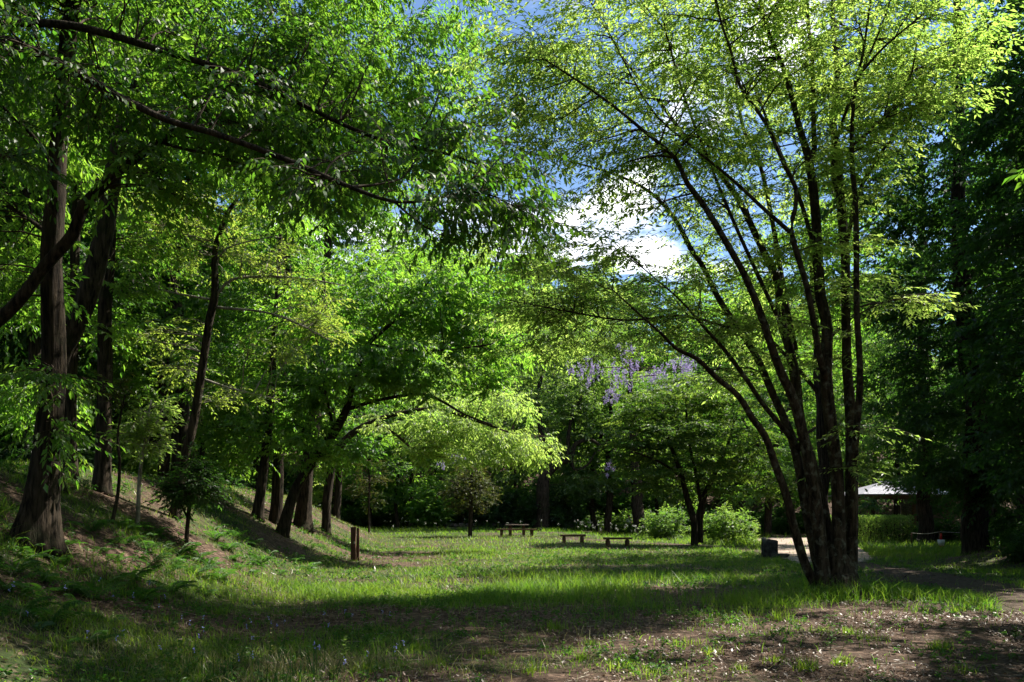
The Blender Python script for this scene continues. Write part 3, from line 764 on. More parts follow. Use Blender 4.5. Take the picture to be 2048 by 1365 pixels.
# ------------------------------------------------------------------ the big many-stemmed tree, right of centre
clump_stems = [
 [(1640, 1195, 27.7), (1622, 1150, 18.9, -.1), (1598, 1080, 17.1, -.2), (1575, 990, 15.8, -.4), (1556, 938, 15.1, -.5), (1531, 872, 13.3, -.7), (1506, 839, 12.6, -.8), (1477, 794, 11.4, -1), (1432, 756, 10, -1.2), (1395, 719, 8.8, -1.4), (1353, 698, 7, -1.6), (1324, 669, 5.6, -1.8), (1280, 630, 4.5, -2.0), (1225, 580, 2.6, -2.2)],
 [(1655, 1195, 25.2, .1), (1632, 1110, 21.4, .2), (1612, 1020, 18.9, .4), (1598, 930, 17.6, .5), (1582, 870, 16.4, .6), (1548, 794, 14.4, .8), (1515, 719, 13.3, 1.0), (1486, 673, 12.6, 1.1), (1440, 603, 11.4, 1.3), (1407, 533, 10, 1.5), (1382, 495, 9.5, 1.6), (1349, 435, 8.1, 1.7), (1300, 385, 6.3, 1.8), (1230, 350, 4.5, 1.9), (1130, 320, 2.6, 2.0)],
 [(1650, 1195, 29, -.2), (1640, 1080, 25.2, -.2), (1628, 980, 23.9, -.3), (1612, 890, 21.4, -.4), (1588, 800, 17.6, -.6), (1564, 748, 16.4, -.8), (1544, 694, 15.1, -1.0), (1515, 611, 13.9, -1.2), (1490, 553, 12.6, -1.4), (1464, 505, 12, -1.6), (1407, 409, 10.7, -1.8), (1376, 369, 9.5, -1.9), (1349, 316, 8.1, -2.0), (1283, 259, 6.3, -2.2), (1200, 193, 4.5, -2.3), (1090, 120, 2.6, -2.5)],
 [(1668, 1195, 29, .2), (1655, 1060, 23.9, .2), (1639, 988, 22.8, .3), (1622, 918, 21.4, .3), (1602, 847, 20.2, .4), (1593, 765, 18.9, .5), (1581, 698, 17.6, .6), (1564, 640, 16.4, .7), (1556, 563, 15.1, .9), (1534, 519, 13.9, 1.0), (1508, 466, 12.6, 1.2), (1473, 396, 10.7, 1.4), (1420, 325, 8.8, 1.7), (1376, 281, 7.6, 1.8), (1327, 215, 6.3, 2.0), (1250, 120, 4.5, 2.2), (1180, 0, 3.2, 2.4), (1120, -120, 1.8, 2.5)],
 [(1680, 1195, 30.2, -.1), (1676, 988, 25.2, -.1), (1660, 843, 22.8, -.2), (1651, 740, 21.4, -.2), (1651, 657, 20.2, -.2), (1639, 595, 19.5, -.2), (1635, 533, 18.9, -.2), (1631, 440, 17.1, -.2), (1617, 325, 15.8, -.3), (1596, 246, 12, -.4), (1574, 154, 10, -.5), (1538, 66, 8.1, -.7), (1521, 0, 7, -.8), (1490, -160, 4.5, -1.0), (1470, -300, 2.6, -1.1)],
 [(1700, 1195, 27.7, .3), (1701, 988, 22.8, .4), (1701, 864, 21.4, .5), (1693, 740, 18.9, .6), (1693, 657, 18.3, .6), (1689, 533, 17.6, .7), (1684, 440, 16.4, .8), (1679, 352, 15.1, .9), (1666, 242, 12.6, 1.1), (1675, 154, 10.7, 1.2), (1666, 22, 8.8, 1.4), (1680, -150, 5.6, 1.6), (1690, -320, 2.6, 1.8)],
 [(1705, 940, 13.9, -.3), (1713, 843, 13.3, -.5), (1718, 740, 12, -.7), (1713, 616, 11.4, -.8), (1712, 549, 11.4, -.8), (1710, 418, 10, -.9), (1703, 330, 9.5, -.9), (1703, 264, 8.1, -.9), (1710, 167, 7, -1.0), (1723, 119, 5.6, -1.1), (1740, 0, 4.5, -1.3), (1760, -180, 2.6, -1.4)],
 [(1652, 760, 12.6, -.6), (1639, 715, 12.6, -.8), (1622, 624, 12, -1.0), (1610, 566, 11.4, -1.1), (1582, 466, 10.7, -1.3), (1590, 420, 9.5, -1.3), (1591, 378, 8.8, -1.4), (1569, 334, 7.6, -1.5), (1530, 246, 7, -1.6), (1481, 176, 6.3, -1.7), (1464, 110, 5, -1.8), (1442, 44, 4.5, -1.9), (1400, -120, 2.6, -2.0)],
 [(1590, 700, 11.4, .9), (1570, 600, 10.7, 1.2), (1543, 440, 9.5, 1.8), (1521, 334, 8.1, 2.0), (1486, 255, 7, 2.2), (1472, 167, 6.3, 2.4), (1446, 22, 5, 2.5), (1420, -150, 2.6, 2.6)],
 [(1617, 325, 10.7, -.3), (1628, 300, 10.7, -.3), (1626, 250, 9.5, -.3), (1624, 132, 7.6, -.4), (1617, 44, 6.3, -.4), (1610, -120, 4.5, -.4), (1620, -280, 1.8, -.4)],
 [(1706, 290, 6.3, -.9), (1767, 237, 5, -1.0), (1805, 180, 4.5, -1.1), (1824, 145, 3.8, -1.1), (1833, 90, 2.6, -1.2)],
 [(1718, 150, 5.6, -1.1), (1771, 92, 4.5, -1.2), (1850, 26, 3.2, -1.3), (1930, -40, 1.8, -1.4)],
 [(1582, 466, 7.6, -1.3), (1530, 420, 7, -1.4), (1460, 355, 5.6, -1.5), (1380, 290, 4.5, -1.6), (1300, 215, 3.8, -1.7), (1215, 60, 1.8, -1.8)],
 [(1480, 660, 5, 0), (1440, 650, 4.5, -.3), (1360, 632, 3.8, -.6), (1250, 640, 3.2, -.9), (1130, 622, 2.6, -1.1), (1010, 600, 1.6, -1.3)],
 [(1600, 900, 11, .5), (1560, 850, 10, .3), (1523, 806, 9, 0), (1490, 756, 9, -.3), (1448, 698, 8, -.5), (1415, 661, 6, -.8), (1360, 600, 4, -1), (1290, 540, 2.5, -1.2)],
 [(1581, 690, 9, .6), (1520, 560, 8, .2), (1470, 450, 7, -.2), (1420, 330, 6, -.5), (1370, 200, 5, -.8), (1330, 60, 3, -1)],
 [(1635, 520, 9, -.2), (1600, 400, 8, .4), (1550, 280, 6, .8), (1500, 150, 5, 1.2), (1450, 0, 3, 1.5)],
 [(1690, 500, 9, .7), (1720, 380, 8, .4), (1780, 280, 6, .2), (1860, 180, 4, 0), (1920, 120, 2.5, -.2)],
 [(1690, 430, 8, .8), (1665, 330, 7, 0), (1700, 200, 6, -.4), (1760, 60, 4, -.8), (1800, -60, 2.5, -1)],
 [(1668, 1200, 93.2, 0), (1666, 1168, 85.8, 0), (1664, 1138, 68.1, 0), (1664, 1112, 44.4, 0), (1664, 1085, 16.9, 0)],
]
clump_blobs = [
 (1110, 170, 140, 130, -1, 2.2, 50), (1290, 80, 170, 120, 0, 3, 70), (1330, 290, 150, 100, -1, 2.5, 44), (1500, 110, 180, 140, 0, 3, 70),
 (1490, 320, 150, 120, 1, 2.5, 46), (1700, 80, 190, 120, 0, 3, 70), (1650, 320, 140, 120, 0, 2.5, 46), (1780, 250, 110, 100, -.5, 2, 30),
 (1850, 120, 120, 110, 0, 2, 36), (1570, 520, 120, 110, .5, 2, 30), (1200, 360, 130, 60, -1, 1.8, 18), (1110, 545, 130, 46, -1, 1.8, 20),
 (1260, 610, 190, 50, 0, 2, 42), (1480, 690, 90, 55, .5, 1.8, 21), (1580, 670, 110, 70, 1, 2, 22), (1040, 300, 60, 110, -1, 1.5, 16), (1100, 650, 110, 35, 0, 1.6, 18),
 (1200, -150, 260, 140, 0, 3.5, 27), (1550, -170, 280, 150, 0, 4, 38), (1850, -120, 200, 150, 0, 3, 22), (1830, 622, 40, 22, -1, .6, 5), (1725, 560, 45, 60, 0, 1, 8),
 (1720, 880, 30, 60, -.6, .6, 4), (1420, 500, 80, 60, 1.5, 1.5, 10),
 (1040, 430, 80, 70, -1, 1.5, 10), (1000, 150, 60, 110, -1, 1.5, 10), (1250, 470, 80, 30, -1, 1, 4), (1150, 480, 80, 40, -1, 1.2, 6),
 (1250, -240, 200, 80, -3, 1.8, 42), (1550, -240, 220, 80, -3, 1.8, 42), (1850, -230, 220, 80, -3, 1.8, 42), (1000, -230, 160, 70, -2.5, 1.6, 26),  # out-of-view upper foliage added to shade the foreground
]
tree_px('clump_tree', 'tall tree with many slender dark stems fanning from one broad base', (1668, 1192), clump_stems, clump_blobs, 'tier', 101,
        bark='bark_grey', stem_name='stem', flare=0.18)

# ------------------------------------------------------------------ trees on the left bank
tree_px('overhanging_tree', 'big-leaved tree whose two long limbs reach in from the upper left corner', (-200, 1040), [
  [(-200, 1040, 55.7), (-190, 700, 43.3), (-180, 300, 37.2), (-165, 40, 32.2), (-130, -250, 22.3)],
  [(-168, 25, 21.1), (0, 45, 16.7, .1), (150, 55, 15.5, .2), (330, 105, 13, .3), (500, 160, 11.2, .4), (700, 255, 8.1, .6), (800, 290, 6.2, .7), (900, 310, 4.3, .8), (1000, 345, 2.5, .8)],
  [(-172, 70, 21.1), (0, 75, 18, -.1), (130, 130, 16.1, -.2), (230, 190, 14.3, -.3), (330, 240, 13, -.4), (420, 265, 12.4, -.4), (560, 315, 10.5, -.5), (700, 375, 8.7, -.6), (790, 405, 6.8, -.7), (860, 400, 5, -.7), (960, 385, 3.7, -.8), (1050, 425, 1.9, -.8)],
  [(-140, -200, 16.1), (150, -240, 12.4, .3), (500, -230, 8.7, .8), (850, -210, 5, 1.2), (1050, -190, 2.5, 1.4)],  # out-of-view upper limb, added with its foliage to shade the lower limbs
  [(790, 405, 5, -.7), (830, 440, 3.7, -.7), (880, 470, 2.5, -.7), (960, 490, 1.5, -.7)],
  [(805, 292, 3.7, .7), (860, 265, 3.1, .7), (930, 255, 2.5, .7), (1000, 250, 1.5, .7)],
 ], [(90, 120, 150, 90, 0, 1.2, 24), (230, 205, 150, 55, .2, .8, 15), (330, 50, 170, 50, .9, 1, 20), (520, 100, 170, 55, 1, 1, 20), (500, 225, 160, 50, .3, .8, 20),
     (690, 175, 160, 60, 1.1, 1, 22), (720, 320, 150, 40, .3, .7, 18), (880, 265, 120, 50, .6, 1, 17), (900, 400, 130, 36, -.5, .8, 14), (1010, 365, 90, 42, 0, .9, 10),
     (1075, 435, 60, 18, -.7, .5, 7), (950, 450, 80, 26, -.6, .6, 7), (600, 375, 90, 35, -.5, .8, 8), (-200, 50, 200, 200, 0, 2.5, 60), (150, -260, 300, 90, .5, 2.2, 40), (520, -250, 260, 90, 1, 2.2, 36), (850, -230, 240, 80, 1.3, 2.2, 28), (20, 300, 60, 60, -.3, 1, 8)],
 'near', 102, Y=9.5)

tree_px('bank_tree', 'thickest dark trunk on the left bank, flaring at its foot', (68, 1088), [
  [(66, 1088, 77.3), (80, 950, 55.4), (92, 800, 47), (104, 600, 41.2), (113, 420, 37), (118, 300, 32.8), (138, 90, 28.6), (150, 0, 25.2), (172, -250, 16.8), (180, -420, 8.4)],
  [(112, 480, 11.8), (60, 440, 9.2, .3), (0, 400, 6.7, .6), (-70, 340, 4.2, 1)],
  [(114, 380, 10.9), (80, 290, 8.4, -.3), (20, 230, 6.7, -.6), (-50, 160, 4.2, -.8)],
 ], [(150, -150, 280, 180, 0, 3, 70), (60, 40, 150, 110, 0, 2, 34), (10, 430, 70, 80, .5, 1.2, 14), (30, 560, 50, 50, .5, 1, 8), (112, 780, 34, 26, -.4, .35, 4), (110, 870, 30, 20, -.4, .3, 3), (60, 250, 70, 60, 0, 1, 12)], 'canopy', 103, flare=0.55)

tree_px('forked_tree', 'dark trunk leaning right behind the thickest bank trunk', (100, 1030), [
  [(95, 1030, 46), (99, 900, 42), (108, 800, 40), (124, 720, 38), (152, 655, 37), (174, 600, 36), (198, 500, 35), (208, 450, 34), (219, 375, 31), (242, 262, 27), (275, 155, 23), (327, 86, 20), (358, 0, 16), (410, -200, 10), (430, -350, 4)],
  [(262, 195, 11.8), (330, 140, 9.2, .4), (430, 60, 6.7, .8), (560, -20, 4.2, 1.2)],
 ], [(300, 20, 180, 110, 0, 2.5, 56), (540, 60, 190, 120, 1, 2.5, 76), (740, 70, 170, 110, 1, 2.5, 70), (840, 170, 110, 90, 1, 2, 36), (520, -150, 330, 130, 0, 3, 66), (890, 40, 70, 70, 1, 1.8, 20), (640, 200, 130, 70, 1.5, 1.8, 36), (450, 200, 140, 70, 2, 1.8, 30), (760, 270, 130, 60, 3, 1.8, 36), (880, 330, 100, 50, 3.5, 1.6, 24), (600, 330, 140, 60, 3, 1.8, 30)], 'canopy', 104, Y=15.5)

tree_px('leaning_tree', 'dark limb slanting up from the left edge across two bank trunks', (-350, 880), [
  [(-350, 880, 35.5), (-200, 765, 29.6), (0, 637, 24.4), (90, 535, 22.9), (148, 470, 22.2), (169, 413, 21.5), (207, 375, 19.2), (240, 344, 17.8), (296, 300, 16.3), (345, 270, 13.3), (390, 215, 11.1), (450, 180, 8.9), (520, 150, 5.9), (640, 110, 3)],
 ], [(440, 240, 130, 60, .5, 1.5, 26), (600, 330, 150, 80, 1, 2, 34), (560, 160, 120, 60, .5, 1.5, 20), (330, 370, 80, 50, 0, 1.2, 12)], 'canopy', 105, Y=10.6)

tree_px('bank_tree', 'straight brown trunk with a sunlit right edge on the bank crest', (203, 984), [
  [(203, 985, 31.9), (205, 800, 27.7), (213, 600, 24.4), (222, 400, 19.3), (232, 150, 15.1), (240, -100, 9.2), (245, -220, 4.2)],
 ], [(200, 150, 150, 110, 0, 2, 40), (120, 320, 100, 70, 0, 1.6, 20), (270, 470, 90, 50, .5, 1.4, 18), (250, -60, 200, 100, 0, 2.5, 36), (250, 560, 60, 40, -.5, .8, 9)], 'canopy', 106)

tree_px('bank_tree', 'slim dark trunk just right of the thickest bank trunk, farther back', (141, 953), [
  [(141, 955, 24.4), (143, 800, 21.8), (150, 600, 18.5), (160, 300, 13.4), (168, 100, 8.4), (172, -60, 4.2)],
 ], [(90, 250, 130, 110, 0, 2, 34), (40, 600, 90, 70, 0, 2, 24), (200, 640, 60, 60, 0, 1.5, 10), (60, 800, 70, 60, 1, 1.5, 18)], 'mid', 107)

tree_px('yellow_tree', 'slender leaning tree with sparse yellow-green leaves and twigs coloured pale as if sunlit', (347, 1036), [
  [(347, 1036, 19.3), (363, 930, 17.6), (385, 850, 16.8), (402, 750, 16), (420, 640, 16), (430, 590, 15.1), (431, 500, 10.9), (455, 430, 8.4), (478, 395, 5)],
  [(432, 592, 6.7), (465, 560, 5.9), (540, 555, 4.6, .3), (620, 560, 3.4, .5), (690, 572, 2.1, .7)],
  [(434, 615, 5.9), (530, 625, 4.2, -.3), (600, 650, 3.4, -.5), (665, 685, 2.1, -.6)],
  [(410, 760, 5), (470, 780, 4.2, -.3), (560, 800, 2.5, -.5)],
  [(424, 600, 5), (340, 585, 3.4, .4), (260, 560, 2.1, .6)],
  [(430, 560, 4.2), (450, 500, 3.4, -.4), (560, 470, 2.1, -.8)],
 ], [(400, 430, 120, 50, 0, 1.2, 36), (320, 510, 90, 45, 0, 1, 18), (500, 510, 100, 45, 0, 1.2, 22), (640, 640, 60, 45, .3, 1, 24), (560, 700, 70, 35, -.4, 1, 12), (330, 660, 70, 55, 0, 1, 12), (480, 785, 90, 25, -.3, .8, 10), (600, 560, 60, 30, .4, .8, 10), (290, 420, 60, 40, 0, 1, 12), (360, 740, 50, 30, 0, .7, 7)], 'yellow', 108, thick=0.9, flare=0.25, limb_bark='bark_pale')  # pale limb bark colour stands in for sunlight on the branches

tree_px('grey_trunk_tree', 'pale grey trunk forking high up behind the yellow-green tree', (325, 905), [
  [(325, 905, 21), (330, 700, 20.2), (335, 570, 19.3), (320, 430, 16.8), (318, 320, 13.4), (330, 180, 7.6)],
  [(340, 560, 13.4), (360, 470, 12.6), (378, 380, 10.9), (385, 320, 7.6), (400, 230, 4.2)],
 ], [(330, 230, 120, 90, 0, 2.2, 36), (420, 330, 110, 70, 0, 2, 30), (250, 700, 80, 60, 1, 2, 26), (300, 620, 70, 50, 1, 2, 20), (280, 800, 80, 50, 1, 2, 24)], 'mid', 109, Y=31.0, bark='bark_grey', flare=0.2)

tree_px('sapling', 'thin sapling with glossy leaves standing left of the yellow-green tree', (275, 1052), [
  [(275, 1052, 9), (280, 960, 8), (290, 880, 6), (302, 800, 3)], [(286, 900, 4), (310, 850, 3), (330, 800, 2)],
 ], [(295, 860, 50, 65, 0, .5, 30)], dict(SPECIES['gloss'], mat='leaf_lime', twig='twig_pale'), 110, bark='bark_pale', flare=0.1)
tree_px('sapling', 'crooked leafless-looking stem leaning beside the straight brown trunk', (222, 1046), [
  [(222, 1046, 8), (236, 985, 7), (239, 920, 6), (235, 870, 5), (250, 790, 2.5)]], [(245, 780, 24, 40, 0, .3, 5)], 'gloss', 111, flare=0.1)
tree_px('sapling', 'small very dark evergreen sapling in front of the yellow-green tree', (371, 1088), [
  [(371, 1088, 9), (376, 1030, 8), (379, 980, 6), (388, 905, 3)], [(375, 1035, 5), (362, 1010, 4), (350, 970, 2.5)],
 ], [(388, 960, 56, 46, 0, .6, 40), (350, 975, 30, 30, 0, .4, 10)], dict(SPECIES['gloss'], mat='leaf_dark'), 112, flare=0.1)

tree_px('bank_tree', 'leftmost of the two close dark trunks above the ferny slope', (514, 1036), [
  [(514, 1038, 20.2), (527, 930, 17.6), (540, 820, 15.8), (548, 700, 12.3), (560, 500, 7.9), (565, 380, 3.5)],
 ], [(500, 830, 70, 60, .5, 1.5, 26), (470, 720, 90, 60, 1, 1.6, 26), (560, 480, 90, 70, 1, 1.8, 24), (450, 900, 60, 50, 1, 1.4, 18), (430, 800, 80, 60, 0, 1.4, 22), (380, 700, 80, 60, 1, 1.6, 18)], 'mid', 113)
tree_px('bank_tree', 'second of the two close dark trunks above the ferny slope', (551, 1047), [
  [(551, 1048, 23.8), (555, 930, 20.2), (560, 820, 17.6), (570, 650, 15), (575, 480, 13.2), (575, 300, 7), (578, 180, 3.5)],
 ], [(560, 380, 110, 80, 1, 2, 34), (480, 600, 80, 70, 1, 1.8, 22), (520, 720, 70, 50, 1, 1.6, 20), (470, 320, 100, 80, 1.5, 2, 26)], 'mid', 114)
tree_px('spreading_tree', 'tree with a strongly right-leaning trunk and a wide green crown', (562, 1068), [
  [(562, 1068, 22), (588, 985, 20.2), (630, 915, 18.5), (668, 865, 17.6), (695, 815, 14.1), (715, 740, 10.6), (735, 690, 8.8), (790, 640, 7), (830, 600, 5.3), (860, 560, 2.6)],
  [(692, 820, 8.8), (760, 800, 7.9, .3), (850, 790, 6.2, .6), (930, 830, 4.4, .8), (985, 850, 2.6, 1)],
  [(668, 862, 6.2), (650, 780, 5.3, -.4), (640, 710, 3.5, -.6), (625, 650, 2.6, -.8)],
  [(740, 690, 6.2), (810, 700, 5.3, -.4), (900, 700, 4.4, -.6), (980, 690, 2.6, -.8)],
 ], [(600, 640, 100, 80, 0, 2, 40), (740, 590, 120, 90, 0, 2.5, 70), (890, 600, 120, 100, .5, 2.5, 74), (680, 740, 110, 60, -.5, 2, 40), (830, 735, 130, 60, -.5, 2, 54), (960, 690, 110, 80, 1, 2, 48), (960, 545, 90, 50, 1, 2, 30), (620, 890, 60, 40, -.3, 1, 14), (700, 900, 50, 30, -.3, 1, 9), (590, 780, 80, 50, -.6, 1.3, 20), (530, 850, 60, 45, -.5, 1, 12)], 'mid', 115)
tree_px('tall_bank_tree', 'stout brown trunk right behind the right-leaning trunk', (605, 1058), [
  [(605, 1060, 32.6), (614, 960, 29), (627, 850, 24.6), (640, 720, 21.1), (650, 600, 17.6), (655, 500, 14.1), (652, 350, 8.8), (655, 220, 4.4)],
  [(648, 620, 7.9), (700, 560, 6.2, .5), (780, 500, 4.4, 1), (850, 470, 2.6, 1.4)],
 ], [(560, 470, 120, 80, 1, 2, 36), (690, 440, 120, 80, 1, 2, 44), (620, 330, 140, 90, 1, 2.5, 50), (800, 480, 110, 70, 1.2, 2, 40), (760, 380, 110, 60, 1.5, 2, 30), (900, 500, 70, 40, 1.5, 1.6, 16)], 'mid', 116)
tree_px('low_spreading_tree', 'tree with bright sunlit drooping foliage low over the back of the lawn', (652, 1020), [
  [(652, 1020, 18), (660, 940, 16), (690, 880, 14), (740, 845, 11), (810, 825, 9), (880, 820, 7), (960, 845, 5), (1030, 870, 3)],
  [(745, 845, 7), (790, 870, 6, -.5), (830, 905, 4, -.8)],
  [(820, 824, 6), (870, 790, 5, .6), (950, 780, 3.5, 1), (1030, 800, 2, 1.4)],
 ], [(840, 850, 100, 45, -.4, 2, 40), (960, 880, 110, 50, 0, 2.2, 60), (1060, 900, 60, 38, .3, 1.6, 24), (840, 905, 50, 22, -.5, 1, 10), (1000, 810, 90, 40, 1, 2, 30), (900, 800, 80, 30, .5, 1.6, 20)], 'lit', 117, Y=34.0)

tree_px('sapling', 'glossy dark-leaved sapling at the foot of the bank behind the post', (738, 1048), [
  [(738, 1048, 5), (738, 985, 4), (741, 925, 2.5)]], [(738, 965, 38, 55, 0, .9, 40)], 'gloss', 118, Y=46.0, flare=0.1)
tree_px('round_tree', 'small round-crowned tree with a straight thin trunk on the lawn', (940, 1074), [
  [(940, 1076, 9), (940, 1030, 8), (941, 985, 7), (944, 940, 4)], [(941, 1000, 4), (920, 975, 3), (900, 960, 2)], [(941, 995, 4), (965, 975, 3), (985, 965, 2)],
 ], [(945, 985, 60, 40, 0, 1.7, 80), (945, 950, 38, 24, 0, 1.1, 26)], dict(SPECIES['gloss'], L=0.15, W=0.04, tl=0.6), 119, flare=0.1)

# ------------------------------------------------------------------ trees behind the lawn
tree_px('crooked_tree', 'dark crooked tree with twisting branches behind the picnic table', (1082, 1022), [
  [(1082, 1022, 28), (1088, 965, 24), (1110, 930, 17), (1140, 918, 12), (1152, 890, 9), (1180, 880, 7), (1205, 893, 5), (1215, 880, 3)],
  [(1100, 945, 14), (1085, 880, 12, .5), (1075, 800, 9, 1), (1090, 720, 6, 1.5), (1100, 650, 3, 2)],
  [(1142, 917, 7), (1150, 940, 5), (1175, 930, 4), (1190, 905, 3)],
  [(1135, 917, 8), (1140, 850, 7, 1), (1165, 790, 6, 2), (1200, 750, 3, 3)],
 ], [(1080, 780, 90, 80, 0, 3, 60), (1170, 800, 80, 80, 2, 3, 60), (1080, 660, 100, 70, 1, 3, 56), (1180, 680, 80, 70, 2, 3, 46), (1010, 760, 60, 70, 2, 3, 36), (1150, 970, 60, 24, 1, 2, 24)],
 dict(SPECIES['mid'], L=0.22, W=0.05, tl=1.1, tw=8, nl=11, mat='leaf_far'), 120, Y=63.0)
tree_px('edge_tree', 'straight dark trunk behind the white flowers, wisteria beside it', (1217, 1046), [
  [(1217, 1048, 15), (1218, 980, 13), (1216, 900, 11), (1222, 820, 8), (1225, 740, 4)]],
 [(1215, 880, 60, 50, 0, 2, 40), (1240, 790, 70, 50, 1, 2.5, 34), (1210, 955, 40, 25, 0, 1.5, 14)], dict(SPECIES['mid'], L=0.21, W=0.05, mat='leaf_fresh'), 121, Y=66.0, flare=0.2)
tree_px('edge_tree', 'thick dark trunk left of the bright green bush at the lawn edge', (1276, 1050), [
  [(1276, 1052, 24), (1273, 985, 21), (1268, 900, 17), (1262, 800, 11), (1260, 720, 5)]],
 [(1280, 880, 50, 50, 1, 2, 20), (1270, 800, 90, 60, 1, 3, 44)], dict(SPECIES['mid'], L=0.21, W=0.05, mat='leaf_far'), 122, Y=64.0, flare=0.2)
tree_px('maple_tree', 'broad flat-topped maple with twin trunks and layered foliage', (1388, 1092), [
  [(1388, 1093, 14), (1386, 1040, 13), (1373, 990, 12), (1362, 950, 10), (1345, 900, 7), (1325, 840, 4)],
  [(1399, 1086, 15, .8), (1402, 1030, 14, .8), (1412, 990, 12, .9), (1430, 950, 9, 1), (1452, 900, 6, 1.2), (1470, 840, 3, 1.4)],
  [(1402, 1010, 8, .8), (1388, 930, 6, .5), (1375, 860, 5, .3), (1372, 800, 3, .2)],
  [(1365, 955, 6), (1320, 925, 5, -.8), (1270, 905, 3, -1.4)],
 ], [(1370, 785, 100, 26, 0, 3, 86), (1290, 825, 60, 36, 0, 2.5, 54), (1460, 805, 80, 40, 0, 3, 68), (1350, 870, 120, 40, -1, 3, 100), (1490, 890, 80, 50, 0, 3, 73), (1268, 895, 48, 40, 0, 2.2, 40), (1305, 950, 60, 24, -.5, 2.2, 38), (1440, 945, 80, 36, 0, 2.5, 59), (1545, 955, 50, 36, .5, 2.2, 35)], 'maple', 123, flare=0.15)
tree_px('plaza_tree', 'leafy tree behind the paved clearing, left of the hedge', (1535, 1063), [
  [(1535, 1065, 15), (1537, 1000, 13), (1545, 920, 11), (1570, 840, 8), (1600, 760, 4)],
  [(1542, 930, 8), (1510, 880, 6, -.5), (1480, 830, 4, -1)], [(1550, 910, 8), (1610, 870, 6, .6), (1670, 830, 4, 1)],
 ], [(1560, 930, 90, 44, 0, 3, 54), (1620, 870, 90, 60, .5, 3, 56), (1500, 850, 80, 56, 0, 3, 44), (1650, 760, 100, 70, 1, 3, 56), (1560, 720, 100, 70, 0, 3, 50), (1490, 990, 60, 22, -.5, 2, 20), (1620, 985, 60, 24, 0, 2, 22)],
 dict(SPECIES['mid'], L=0.22, W=0.05), 124, Y=62.5, flare=0.2)

tree_px('tall_shade_tree', 'tall tree added behind the many-stemmed clump to shade the lawn, its trunk hidden by stems', (1640, 1108), [
  [(1640, 1110, 24), (1645, 950, 21), (1640, 800, 18), (1630, 650, 14), (1620, 500, 9), (1615, 380, 4)],
  [(1640, 790, 9), (1560, 700, 7, -1), (1480, 620, 4, -2)], [(1634, 700, 8), (1720, 620, 6, 1), (1800, 560, 3, 2)],
 ], [(1500, 590, 80, 60, -2, 2.6, 26), (1620, 480, 110, 70, 0, 3, 40), (1740, 560, 100, 80, 1, 3, 36), (1600, 650, 120, 56, 3, 3, 33), (1700, 420, 100, 70, -3, 3, 29), (1690, 720, 80, 50, 3, 2.6, 17)],
 dict(SPECIES['mid'], L=0.18, W=0.04), 129, Y=33.0, flare=0.2)  # tree added so its crown throws shade over the right of the lawn

# ------------------------------------------------------------------ the dark evergreens on the right
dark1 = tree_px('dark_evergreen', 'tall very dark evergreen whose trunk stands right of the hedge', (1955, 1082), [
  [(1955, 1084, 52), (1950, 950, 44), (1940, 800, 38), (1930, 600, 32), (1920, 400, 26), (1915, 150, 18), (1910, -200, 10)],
 ], [(1900, 700, 130, 110, 0, 2.6, 60), (1960, 520, 150, 120, 0, 3, 64), (1850, 830, 70, 60, -.5, 2, 30), (2010, 840, 90, 110, 0, 2.2, 40), (1900, 330, 140, 120, 0, 3, 60), (1980, 130, 140, 130, 0, 3, 60), (1800, 600, 70, 80, 1, 2, 30), (1900, -100, 160, 120, 0, 3, 44), (1960, 960, 70, 40, 0, 2, 20), (1820, 420, 80, 80, 1, 2, 30), (1790, 760, 60, 60, 2, 2, 20), (1760, 230, 120, 110, -1, 3, 36), (1690, 390, 110, 80, -1, 2.6, 24), (1760, 50, 140, 110, -1, 3, 32), (1640, 430, 80, 70, 6, 3, 24), (1720, 560, 70, 60, 4, 2.5, 20), (1870, 925, 60, 40, 0, 2, 20), (1990, 960, 70, 60, 0, 2, 28), (2030, 1050, 50, 36, 0, 1.6, 16)],  # high left-hand part of this crown is added to shade the lawn
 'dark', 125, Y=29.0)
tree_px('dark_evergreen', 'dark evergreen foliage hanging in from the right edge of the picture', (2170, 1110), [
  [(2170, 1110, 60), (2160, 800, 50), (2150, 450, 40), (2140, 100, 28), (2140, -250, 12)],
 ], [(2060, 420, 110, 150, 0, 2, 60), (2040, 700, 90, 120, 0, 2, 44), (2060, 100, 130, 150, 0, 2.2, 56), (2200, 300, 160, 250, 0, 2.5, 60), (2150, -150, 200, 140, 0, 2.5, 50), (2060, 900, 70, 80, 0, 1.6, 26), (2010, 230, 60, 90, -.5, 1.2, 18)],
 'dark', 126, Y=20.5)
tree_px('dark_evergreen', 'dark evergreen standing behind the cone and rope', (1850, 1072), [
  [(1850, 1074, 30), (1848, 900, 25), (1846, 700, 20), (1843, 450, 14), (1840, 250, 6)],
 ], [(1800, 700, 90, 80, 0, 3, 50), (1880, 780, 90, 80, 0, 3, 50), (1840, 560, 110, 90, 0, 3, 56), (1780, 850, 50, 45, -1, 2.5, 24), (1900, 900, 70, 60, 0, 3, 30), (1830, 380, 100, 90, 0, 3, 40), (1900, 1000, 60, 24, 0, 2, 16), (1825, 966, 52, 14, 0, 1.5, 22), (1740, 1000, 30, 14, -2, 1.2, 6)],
 dict(SPECIES['dark'], L=0.2, W=0.05), 127, Y=46.0)

